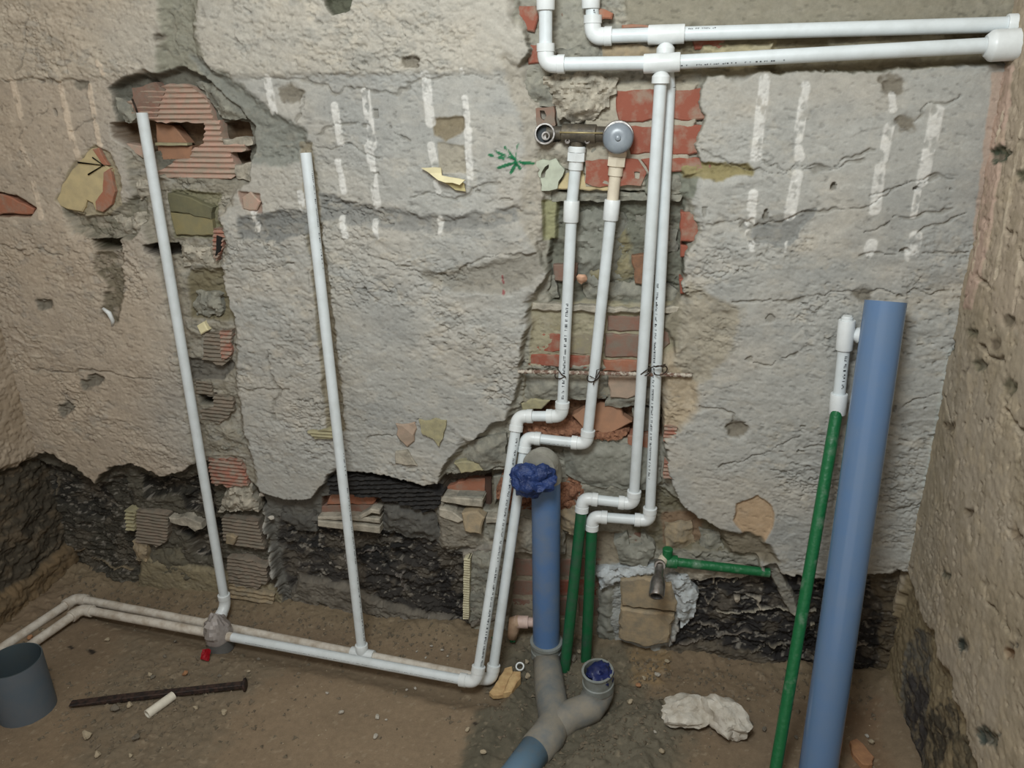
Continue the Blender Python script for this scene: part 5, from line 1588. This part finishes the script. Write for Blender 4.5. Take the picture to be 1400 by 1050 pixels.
def wire_loop(x, y, tail):
    c = at(x, y, -0.004)
    bm = bmesh.new()
    pts = []
    for i in range(19):
        a_ = 2 * pi * i / 18
        pts.append(c + Vector((0.0142 * cos(a_), 0.0145 * sin(a_) + 0.004, 0.006 * sin(a_ * 1.0) + 0.004 * cos(a_))))
    sweep(bm, pts, [0.0013] * len(pts), 6)
    t = [at(*q, -0.018) for q in tail]
    sweep(bm, t, [0.0013] * len(t), 6, (True, True))
    obj('tie_wire', bm, M_WIRE, reb, smooth=True)


wire_loop(767, 512, [(762, 504), (768, 512), (774, 516)])
wire_loop(811, 516, [(806, 514), (814, 518), (816, 506), (822, 504), (812, 522), (811, 526)])
wire_loop(881, 508, [(876, 512), (884, 506), (892, 502), (900, 500), (908, 502)])
wire_loop(903, 507, [(896, 502), (904, 500), (910, 498)])

# ================================================================== DRAINS
dr_c = fl(747, 893, 0.02)
DX, DY = dr_c.x, dr_c.y
zt = at(746, 648, DY).z
drain = thing('drain_pipe', (DX, DY, 0), 'blue drain riser rising from a muddy wye fitting in the floor', 'pipe')
RD = 0.0345
T_ = Vector((at(746, 648, DY).x, DY + 0.004, zt))
Bt = Vector((DX, DY, 0.03))
Lr = (T_ - Bt).length
axd = nrm(Bt, T_)
bm = bmesh.new()
lathe(bm, Bt, axd, [(0, RD), (Lr, RD)], 32, (True, True))
riser = obj('riser', bm, M_BLUED, drain, auto=40)
bm = bmesh.new()
fw = Vector((-0.22, -1, -0.10)).normalized()
el = []
for i in range(12):
    t_ = i / 11 * pi / 2 * 0.95
    el.append(T_ + axd * (0.042 * sin(t_)) + fw * (0.042 * (1 - cos(t_))))
rr_ = [RD * 1.08 if i < 8 else RD * (1.08 if i % 2 else 1.14) for i in range(12)]
sweep(bm, [T_ - axd * 0.02, T_ - axd * 0.018] + el + [el[-1] + fw * 0.006, el[-1] + fw * 0.007], [RD, RD * 1.08] + rr_ + [RD * 1.14, RD * .9], 32, (True, True))
obj('muddy_elbow', bm, mat('dried_mud', (158, 156, 146), (140, 138, 128), 0.9, 0.3, 40), drain, auto=40)
bm = bmesh.new()
lathe(bm, Bt - UP * 0.018, UP, [(0, RD * 1.08), (0.002, RD * 1.16), (0.020, RD * 1.16), (0.022, RD * 1.10), (0.038, RD * 1.10), (0.040, RD * 1.22), (0.048, RD * 1.22), (0.049, RD * 1.02)], 32, (True, True))
obj('socket', bm, M_GREY, drain, auto=35)
# wye: the body lies in the trench and runs out to the front left
wy0 = Vector((DX, DY, 0.014))
wy1 = fl(752, 944, 0.004)
wy2 = fl(759, 988, -0.006)
wy3 = fl(704, 1064, -0.004)
out2 = fl(600, 1180, -0.01)
RW_ = 0.036
bm = bmesh.new()
sweep(bm, [wy0, wy0.lerp(wy1, .5), wy1, wy1.lerp(wy2, .5), wy2, wy2.lerp(wy3, .25) + Vector((.006, 0, 0)), wy2.lerp(wy3, .52)], [RW_, RW_ * 1.0, RW_ * 1.06, RW_ * 1.06, RW_ * 1.10, RW_ * 1.12, RW_ * 1.07], 28, (True, True))
obj('wye_body', bm, M_BLUEM, drain, smooth=True)
sk = fl(818, 935, 0.060)
sk0 = fl(818, 952, 0.014)
bm = bmesh.new()
mid = fl(806, 968, 0.008)
sweep(bm, [wy2 + (wy3 - wy2) * 0.15, wy2.lerp(mid, .35), wy2.lerp(mid, .7), mid, mid.lerp(sk0, 0.6) + UP * .004, sk0 + UP * 0.012, Vector((sk0.x, sk0.y, 0.05))], [RW_ * 1.02] * 7, 28, (True, True))
obj('wye_branch', bm, M_BLUEM, drain, smooth=True)
bm = bmesh.new()
sbase = Vector((sk0.x, sk0.y, 0.040))
ub = Vector((-0.06, -0.10, 1)).normalized()
lathe(bm, sbase, ub, [(0, RD), (0.004, RD * 1.1), (0.022, RD * 1.1), (0.024, RD * 1.03), (0.052, RD * 1.03), (0.055, RD * 1.10), (0.058, RD * 1.10), (0.058, RD * 0.94), (0.02, RD * 0.94)], 32, (True, True))
obj('socket', bm, M_GREY, drain, auto=35)
bm = bmesh.new()
wd = (wy3 - wy2).normalized()
sweep(bm, [wy2.lerp(wy3, .4), wy3, out2], [RW_ * 1.0, RW_ * 1.0, RW_ * 1.0], 28, (True, True))
obj('outlet_pipe', bm, M_BLUEO, drain, smooth=True)


def bag(name, c, size, seed, label, m, amp=0.35, sub=4, cut=None):
    bm = bmesh.new()
    bmesh.ops.create_icosphere(bm, subdivisions=sub, radius=1)
    co = np.array([v.co[:] for v in bm.verts])
    x_, y_, z_ = co[:, 0], co[:, 1], co[:, 2]
    tri = lambda s, k: (fbm(x_ * s + 9, y_ * s + 4, 2, k) + fbm(y_ * s + 2, z_ * s + 7, 2, k + 3) + fbm(z_ * s + 5, x_ * s + 1, 2, k + 5)) / 1.7
    rid = 1 - np.abs(tri(1.1, seed)) * 2.4
    rid2 = 1 - np.abs(tri(2.6, seed + 7)) * 2.4
    rid2 = rid2 + 0.45 * (1 - np.abs(tri(6.0, seed + 13)) * 2.4)
    k = 1 + amp * (rid - 0.5) + amp * 0.5 * (rid2 - .5)
    for v, q in zip(bm.verts, k):
        v.co = Vector((v.co.x * size[0] * q, v.co.y * size[1] * q, v.co.z * size[2] * q)) + c
    o = obj(name, bm, m, None, auto=45)
    return tag(o, label, 'plastic bag')


bag('plastic_bag', at(729, 657, DY - 0.060), (0.046, 0.036, 0.040), 61, 'crumpled blue plastic bag stuffed in the top of the blue drain riser', M_BAG, 0.36)
bag('plastic_bag', sbase + ub * 0.046 + Vector((0.007, 0, 0)), (0.029, 0.028, 0.022), 67, 'blue plastic bag plugging the grey floor socket of the wye', mat('dark_blue_bag', (38, 48, 98), (24, 30, 62), 0.4, 0.3, 40), 0.4)

# ---------------- big leaning blue pipe
bp_t, bp_b = at(1211, 412, -0.046), fl(1116, 1068, 0.0)
RB = 0.0385
bp_b = bp_b + Vector((0, 0, 0.008))
big = thing('drain_pipe', bp_b, 'long wide blue pipe leaning upright against the wall in the corner', 'pipe')
bm = bmesh.new()
dbp = bp_t - bp_b
Lb = dbp.length
lathe(bm, bp_b, dbp, [(0, RB * .94), (0, RB), (Lb, RB), (Lb, RB * 0.94), (Lb - 0.002, RB * .94)], 40, (True, True))
obj('tube', bm, M_BLUE, big, auto=40)

# ---------------- wrapped drain stub
st = fl(302, 881, 0.0)
stub = thing('drain_stub', (st.x, st.y, 0), 'short grey drain stub with its mouth wrapped in shiny clear tape', 'pipe')
bm = bmesh.new()
lathe(bm, (st.x, st.y, -0.01), UP, [(0, 0.0345), (0.050, 0.0345)], 30, (True, True))
obj('tube', bm, mat('grey_stub', (112, 112, 110), (96, 96, 94), 0.5, 0.1, 30), stub, auto=40)
bm = bmesh.new()
bmesh.ops.create_uvsphere(bm, u_segments=26, v_segments=16, radius=1)
co = np.array([v.co[:] for v in bm.verts])
nz = fbm(co[:, 0] * 3 + 5, co[:, 1] * 3 + co[:, 2] * 2, 3, 77, 0.6)
for v, q in zip(bm.verts, nz):
    k = 1 + 0.26 * q
    z = v.co.z
    if z < 0:
        v.co = Vector((v.co.x * 0.0365, v.co.y * 0.0365, max(z * 0.05, -0.022 - 0.006 * q)))
        n_ = Vector((v.co.x, v.co.y)).length
        if n_ > 1e-6 and n_ < 0.0355:
            s_ = 0.0362 / n_ if z > -0.6 else 1
            v.co.x *= s_; v.co.y *= s_
    else:
        v.co = Vector((v.co.x * 0.037 * k, v.co.y * 0.037 * k, z * 0.050 * k))
    v.co += Vector((st.x, st.y, 0.046))
obj('tape_wrap', bm, M_TAPE, stub, auto=14)

# ---------------- loose grey pipe piece, lower left
rim = fl(17, 902, 0.150)
gc = thing('pipe_offcut', (rim.x, rim.y, 0), 'wide slate-grey pipe offcut standing open end up on the floor', 'pipe')
RG_ = 0.0625
gz = floor_z(rim.x, rim.y)
bm = bmesh.new()
lathe(bm, (rim.x, rim.y, gz - 0.004), UP, [(0, RG_ - .003), (0, RG_), (0.148, RG_ * 0.995), (0.152, RG_ * 0.99)], 48)
obj('outer_wall', bm, M_GREYD, gc, auto=40)
bm = bmesh.new()
lathe(bm, (rim.x, rim.y, gz - 0.004), UP, [(0.001, RG_ - .003), (0.1525, RG_ - .003), (0.1525, RG_ * .99), (0.151, RG_ * .99)], 48)
obj('inner_wall', bm, M_GREYI, gc, auto=40)

# ================================================================== THINGS ON THE FLOOR
# flat steel chisel bar
c0, c1 = fl(96, 962, 0.012), fl(334, 936, 0.016)
bar = thing('chisel', c0, 'long rusty steel chisel with a flared head lying in the grit', 'chisel')
dcz = nrm(c0, c1)
sx = dcz.cross(UP).normalized()
bm = bmesh.new()


def box_along(bm, a, b, w0, w1, h0, h1):
    d = nrm(a, b)
    s = d.cross(UP).normalized()
    u = s.cross(d)
    vs_ = []
    for p, w, h in ((a, w0, h0), (b, w1, h1)):
        vs_.append([bm.verts.new(p + s * (w * i) + u * (h * k)) for i, k in ((-1, -1), (1, -1), (1, 1), (-1, 1))])
    for i in range(4):
        bm.faces.new((vs_[0][i], vs_[0][(i + 1) % 4], vs_[1][(i + 1) % 4], vs_[1][i]))
    bm.faces.new(vs_[0]); bm.faces.new(vs_[1])


box_along(bm, c0, c0.lerp(c1, 0.3), 0.010, 0.009, 0.002, 0.006)
box_along(bm, c0.lerp(c1, 0.3), c1, 0.009, 0.008, 0.006, 0.006)
bmesh.ops.bevel(bm, geom=bm.edges[:], offset=0.0012, segments=1, affect='EDGES')
obj('shaft', bm, M_STEEL, bar)
bm = bmesh.new()
lathe(bm, c1 - dcz * 0.004, dcz, [(0, 0.008), (0.003, 0.016), (0.007, 0.017), (0.009, 0.014)], 18, (True, True))
obj('struck_head', bm, M_STEEL, bar, auto=30)

# offcut of white pipe
o0, o1 = fl(201, 977, 0.012), fl(237, 951, 0.012)
bm = bmesh.new()
L_ = (o1 - o0).length
lathe(bm, o0, o1 - o0, [(0.03, .0085), (0, .0085), (0, .0112), (L_, .0112), (L_, .0085), (L_ - .03, .0085)], 22, (True, True))
tag(obj('pipe_offcut', bm, mat('cream_pvc', (222, 216, 200), (206, 200, 184), 0.5, 0.08, 40), None, auto=40), 'short white pipe offcut lying beside the chisel', 'pipe')

# white ring
rp = fl(711, 914, 0.004)
bm = bmesh.new()
ax_ = Vector((0.05, -0.55, 1)).normalized()
lathe(bm, rp + UP * .004, ax_, [(0, .0078), (0, .0112), (.007, .0112), (.007, .0078), (0, .0078)], 26)
tag(obj('pipe_ring', bm, M_PVCF, None, auto=40), 'small white plastic ring sawn off a pipe, by the tan shard', 'ring')

# tan shard of hollow tile
def floor_prism(name, pts, h, m, label, cat, tilt=0.0, jag=0.002, z0=0.0, groove=None, seed=1):
    r = random.Random(seed)
    w = [fl(a, b, z0) for a, b in pts]
    cx = sum(p.x for p in w) / len(w); cy = sum(p.y for p in w) / len(w)
    ol = []
    for i in range(len(w)):
        a, b = w[i], w[(i + 1) % len(w)]
        k = max(1, int((b - a).length / 0.010))
        for j in range(k):
            p = a.lerp(b, j / k)
            if j:
                p = p + Vector((r.uniform(-jag, jag), r.uniform(-jag, jag), 0))
            ol.append(p)
    bm = bmesh.new()
    top = [bm.verts.new((p.x, p.y, z0 + h + (p.y - cy) * tilt + r.uniform(-.0008, .0008))) for p in ol]
    bot = [bm.verts.new((p.x, p.y, z0 - 0.004 + max((p.y - cy) * tilt, -0.004) * 0.3)) for p in ol]
    f = bm.faces.new(top)
    n = len(ol)
    for i in range(n):
        bm.faces.new((top[i], top[(i + 1) % n], bot[(i + 1) % n], bot[i]))
    bm.faces.new(bot[::-1])
    bmesh.ops.recalc_face_normals(bm, faces=bm.faces)
    bmesh.ops.bevel(bm, geom=list(f.edges), offset=0.002, segments=1, affect='EDGES')
    bmesh.ops.triangulate(bm, faces=[f for f in bm.faces if len(f.verts) > 4])
    return tag(obj(name, bm, m, None), label, cat)


sh = thing('tile_shard', fl(692, 938, 0.0), 'tan ribbed clay shard lying against the floor elbows of the risers', 'shard')
for k_, pts in enumerate(([(669, 949), (678, 938), (690, 920), (700, 918), (702, 926), (694, 940), (688, 952), (674, 953)], [(688, 952), (694, 940), (702, 926), (712, 926), (712, 934), (704, 944), (700, 950), (692, 952)])):
    o = floor_prism('ridge', pts, 0.012 + 0.004 * k_, M_TAN, '', '', tilt=0.12, seed=5 + k_, z0=0.006)
    del o['label']; del o['category']
    loc = o.location.copy()
    o.parent = sh
    o.location = loc - OFF[sh.name]

# orange shard, lower right
floor_prism('brick_shard', [(1161, 1018), (1170, 1014), (1180, 1022), (1194, 1040), (1192, 1050), (1178, 1050), (1166, 1036)], 0.012, M_ORANGE, 'flat orange brick shard on the dirt behind the big blue pipe', 'shard', seed=9)
# red scrap
rs_ = fl(282, 900, 0.004)
bm = bmesh.new()
g4 = []
for iy in range(5):
    for ix in range(5):
        g4.append(bm.verts.new(rs_ + Vector(((ix - 2) * 0.0062 + 0.001 * (iy % 2), (iy - 2) * 0.0048 * (1.0 if ix in (1, 2, 3) else .8), 0.012 + (iy - 2) * 0.0052 + 0.002 * sin(ix * 1.3 + iy)))))
for iy in range(4):
    for ix in range(4):
        bm.faces.new((g4[iy * 5 + ix], g4[iy * 5 + ix + 1], g4[iy * 5 + ix + 6], g4[iy * 5 + ix + 5]))
bmesh.ops.solidify(bm, geom=bm.faces[:], thickness=0.0012)
tag(obj('plastic_scrap', bm, M_RED, None, smooth=False), 'small bright red plastic scrap in front of the taped drain stub', 'scrap')

# two pale lumps of broken plaster
p_ = fl(942, 990, 0.0)
tag(rock('plaster_rubble', p_ + Vector((0, 0.012, 0)), (0.066, 0.040, 0.030), M_ROCK, 21, rot=radians(14), sub=4, rough=0.6), 'pale flat lump of broken plaster with a brownish patch', 'rubble')
p_ = fl(991, 1004, 0.0)
tag(rock('plaster_rubble', p_ + Vector((0.0, 0.012, 0)), (0.068, 0.042, 0.046), M_ROCK, 33, rot=radians(-38), sub=4, rough=0.5), 'bulky grey-white plaster lump leaning on the flatter one', 'rubble')

# pinkish fitting behind the risers
pk = thing('pipe_fitting', at(706, 862, 0.02), 'pinkish dusty plastic elbow at the wall foot between the risers and the blue drain', 'fitting')
q0, q1, q2 = at(732, 851, 0.0), at(704, 850, -0.006), at(700, 872, -0.012)
bm = bmesh.new()
lathe(bm, q0, q1 - q0, [(0, 0.0125), (0.018, 0.0125), (0.019, 0.0165), ((q1 - q0).length, 0.0165)], 20, (True, True))
obj('spigot', bm, M_PINK, pk, auto=35)
bm = bmesh.new()
sweep(bm, [q1 + Vector((0.012, 0, 0.004)), q1 + Vector((0.0, 0, 0.0)), q1.lerp(q2, .5), q2], [0.016, 0.0175, 0.015, 0.012], 18, (True, True))
obj('bend', bm, mat('tan_plastic', (196, 168, 142), (178, 150, 126), 0.6, 0.1, 50), pk, smooth=True)
for i_, (x, y) in enumerate(((676, 872), (701, 874))):
    bm = bmesh.new()
    p = at(x, y, -0.012)
    pts = [p + Vector((0.014 * (k / 6 - .5), 0.004 * sin(k * 2.1), 0.006 * cos(k * 1.7 + i_) + 0.012 * (k / 6 - .5))) for k in range(7)]
    sweep(bm, pts, [0.0025, 0.004, 0.005, 0.0055, 0.005, 0.004, 0.002], 8, (True, True))
    tag(obj('tape_scrap', bm, M_GREEN, None, smooth=True), ['green tape scrap at the wall foot between the two leaning risers', 'green tape scrap under the pinkish plastic elbow'][i_], 'scrap')

# ---- rubble crumbs one can pick out
protos = []
for k in range(6):
    o = rock('rubble_crumb', (0, 0, 0), (0.5, 0.42, 0.34), (M_CRUMB, M_CRUMB, M_ROCK2, M_ROCK2, M_ORANGE, M_ROCK)[k], 300 + k, sub=2, rough=0.5)
    protos.append(o.data)
    bpy.data.objects.remove(o)
KIND = ['pale crumb of broken mortar', 'pale crumb of broken mortar', 'small grey stone', 'small grey stone', 'small orange brick crumb', 'white plaster crumb']
big_crumbs = [(118, 1011, 9, 0), (132, 1035, 6, 0), (148, 876, 5, 0), (159, 972, 8, 2), (254, 921, 6, 4), (308, 976, 6, 0), (186, 1014, 7, 2), (178, 1035, 4, 0), (268, 971, 5, 0), (176, 967, 6, 0),
              (467, 976, 6, 5), (516, 982, 6, 5), (514, 1008, 6, 5), (528, 985, 3, 5), (556, 944, 4, 5), (568, 942, 4, 5), (447, 949, 4, 5), (240, 878, 3, 2), (210, 928, 5, 2), (205, 925, 5, 0),
              (872, 940, 6, 4), (861, 963, 6, 0), (899, 924, 7, 5), (905, 1030, 6, 0), (1185, 1008, 5, 5), (1192, 1018, 6, 0), (1046, 1000, 5, 2), (880, 930, 5, 0), (720, 905, 5, 0), (722, 928, 6, 0),
              (590, 885, 4, 5), (604, 890, 4, 5), (582, 900, 3, 5), (612, 898, 3, 5), (570, 892, 3, 5), (640, 1000, 5, 0), (895, 1000, 4, 5), (912, 905, 6, 0), (1088, 1010, 4, 2), (784, 905, 8, 2), (792, 892, 6, 0),
              (806, 892, 6, 2), (660, 1030, 6, 0), (226, 898, 4, 2), (354, 902, 4, 2), (340, 920, 4, 0), (300, 925, 4, 2), (262, 945, 5, 2), (60, 862, 5, 0), (40, 868, 6, 4), (1024, 958, 4, 0), (1130, 992, 4, 2)]


LANDM = [(50, 860, 'by the bend of the floor pipes'), (60, 1000, 'by the slate-grey pipe offcut'), (150, 985, 'by the chisel tip'), (225, 985, 'by the white pipe offcut'), (320, 955, 'by the chisel head'), (280, 910, 'by the red scrap'),
         (480, 960, 'out in the open floor'), (560, 930, 'in front of the floor pipes'), (600, 885, 'between wall foot and floor pipes'), (700, 920, 'by the tan shard'), (660, 1010, 'by the muddy drain outlet'), (795, 900, 'at the feet of the paired green pipes'),
         (870, 940, 'by the grey floor socket'), (910, 915, 'below the tan stones'), (905, 1010, 'by the flat plaster lump'), (1040, 990, 'by the bulky plaster lump'), (1185, 1020, 'by the orange shard'), (1110, 1000, 'by the big blue pipe')]


def crumb(px_, py_, r_px, k, name='rubble_crumb'):
    p = fl(px_, py_, 0.0)
    z = floor_z(p.x, p.y)
    p = fl(px_, py_, z)
    o = bpy.data.objects.new(name, protos[k])
    COL.objects.link(o)
    s = r_px / 560.0 * (1.35 if k == 5 else 1.75)
    o.scale = (s, s, s)
    o.rotation_euler = (RNG.uniform(-.3, .3), RNG.uniform(-.3, .3), RNG.uniform(0, 6.28))
    o.location = (p.x, p.y, floor_z(p.x, p.y) + s * 0.03)
    lm = min(LANDM, key=lambda q: (q[0] - px_) ** 2 + (q[1] - py_) ** 2)[2]
    tag(o, KIND[k] + ' on the dirt ' + lm, 'rubble', ['mortar crumbs on the floor', 'mortar crumbs on the floor', 'grey stones on the floor', 'grey stones on the floor', 'brick crumbs on the floor', 'plaster crumbs on the floor'][k])
    return o


for q in big_crumbs:
    crumb(*q)

# ---- fine grit, nobody could count it
def grit(name, m, n, seed, label, dens, smin, smax):
    rs = np.random.RandomState(seed)
    V_, F_ = [], []
    base = np.array([(1, 0, 0), (-.5, .87, 0), (-.5, -.87, 0), (0, 0, 1.0), (.3, .2, -.6)], float)
    tri = [(0, 1, 3), (1, 2, 3), (2, 0, 3), (1, 0, 4), (2, 1, 4), (0, 2, 4)]
    c = 0
    while c < n:
        x = rs.uniform(X_LEFT + 0.03, X_RIGHT - 0.03)
        y = rs.uniform(-0.75, 0.02)
        if rs.rand() > dens(x, y):
            continue
        s = smin + (smax - smin) * rs.rand() ** 3
        a = rs.rand() * 6.28
        R_ = np.array([[cos(a), -sin(a), 0], [sin(a), cos(a), 0], [0, 0, 1]])
        jit = base * s * (0.7 + 0.6 * rs.rand(5, 1)) * np.array([1, .8, .7])
        pts = jit @ R_.T + np.array([x, y, floor_z(x, y) + s * 0.15])
        b0 = len(V_)
        V_.extend(pts.tolist())
        F_.extend([(b0 + i, b0 + j, b0 + k) for i, j, k in tri])
        c += 1
    me = bpy.data.meshes.new(name)
    me.from_pydata(V_, [], F_)
    me.materials.append(m)
    o = bpy.data.objects.new(name, me)
    COL.objects.link(o)
    o['kind'] = 'stuff'
    o['label'] = label
    o['category'] = 'grit'
    return o


def dens_main(x, y):
    d = 0.035
    d += 0.9 * math.exp(-((x + 1.15) / 0.22) ** 2 - ((y + 0.36) / 0.14) ** 2)
    d += 0.9 * math.exp(-((x + 0.12) / 0.22) ** 2 - ((y + 0.22) / 0.16) ** 2)
    d += 0.7 * math.exp(-((y + 0.03) / 0.05) ** 2)
    d += 0.5 * math.exp(-((x - X_LEFT) / 0.1) ** 2)
    return min(d, 1)


grit('grit', mat('earth_grit', (122, 110, 93), (100, 92, 78), 0.95, 0.4, 60), 5000, 5, 'grey-brown earth grit scattered over the dirt floor', dens_main, 0.0014, 0.0085)
grit('grit', M_CRUMB, 700, 6, 'pale mortar grit sprinkled over the dirt floor', lambda x, y: 0.25 + 0.5 * math.exp(-((y + 0.08) / 0.08) ** 2), 0.001, 0.0032)
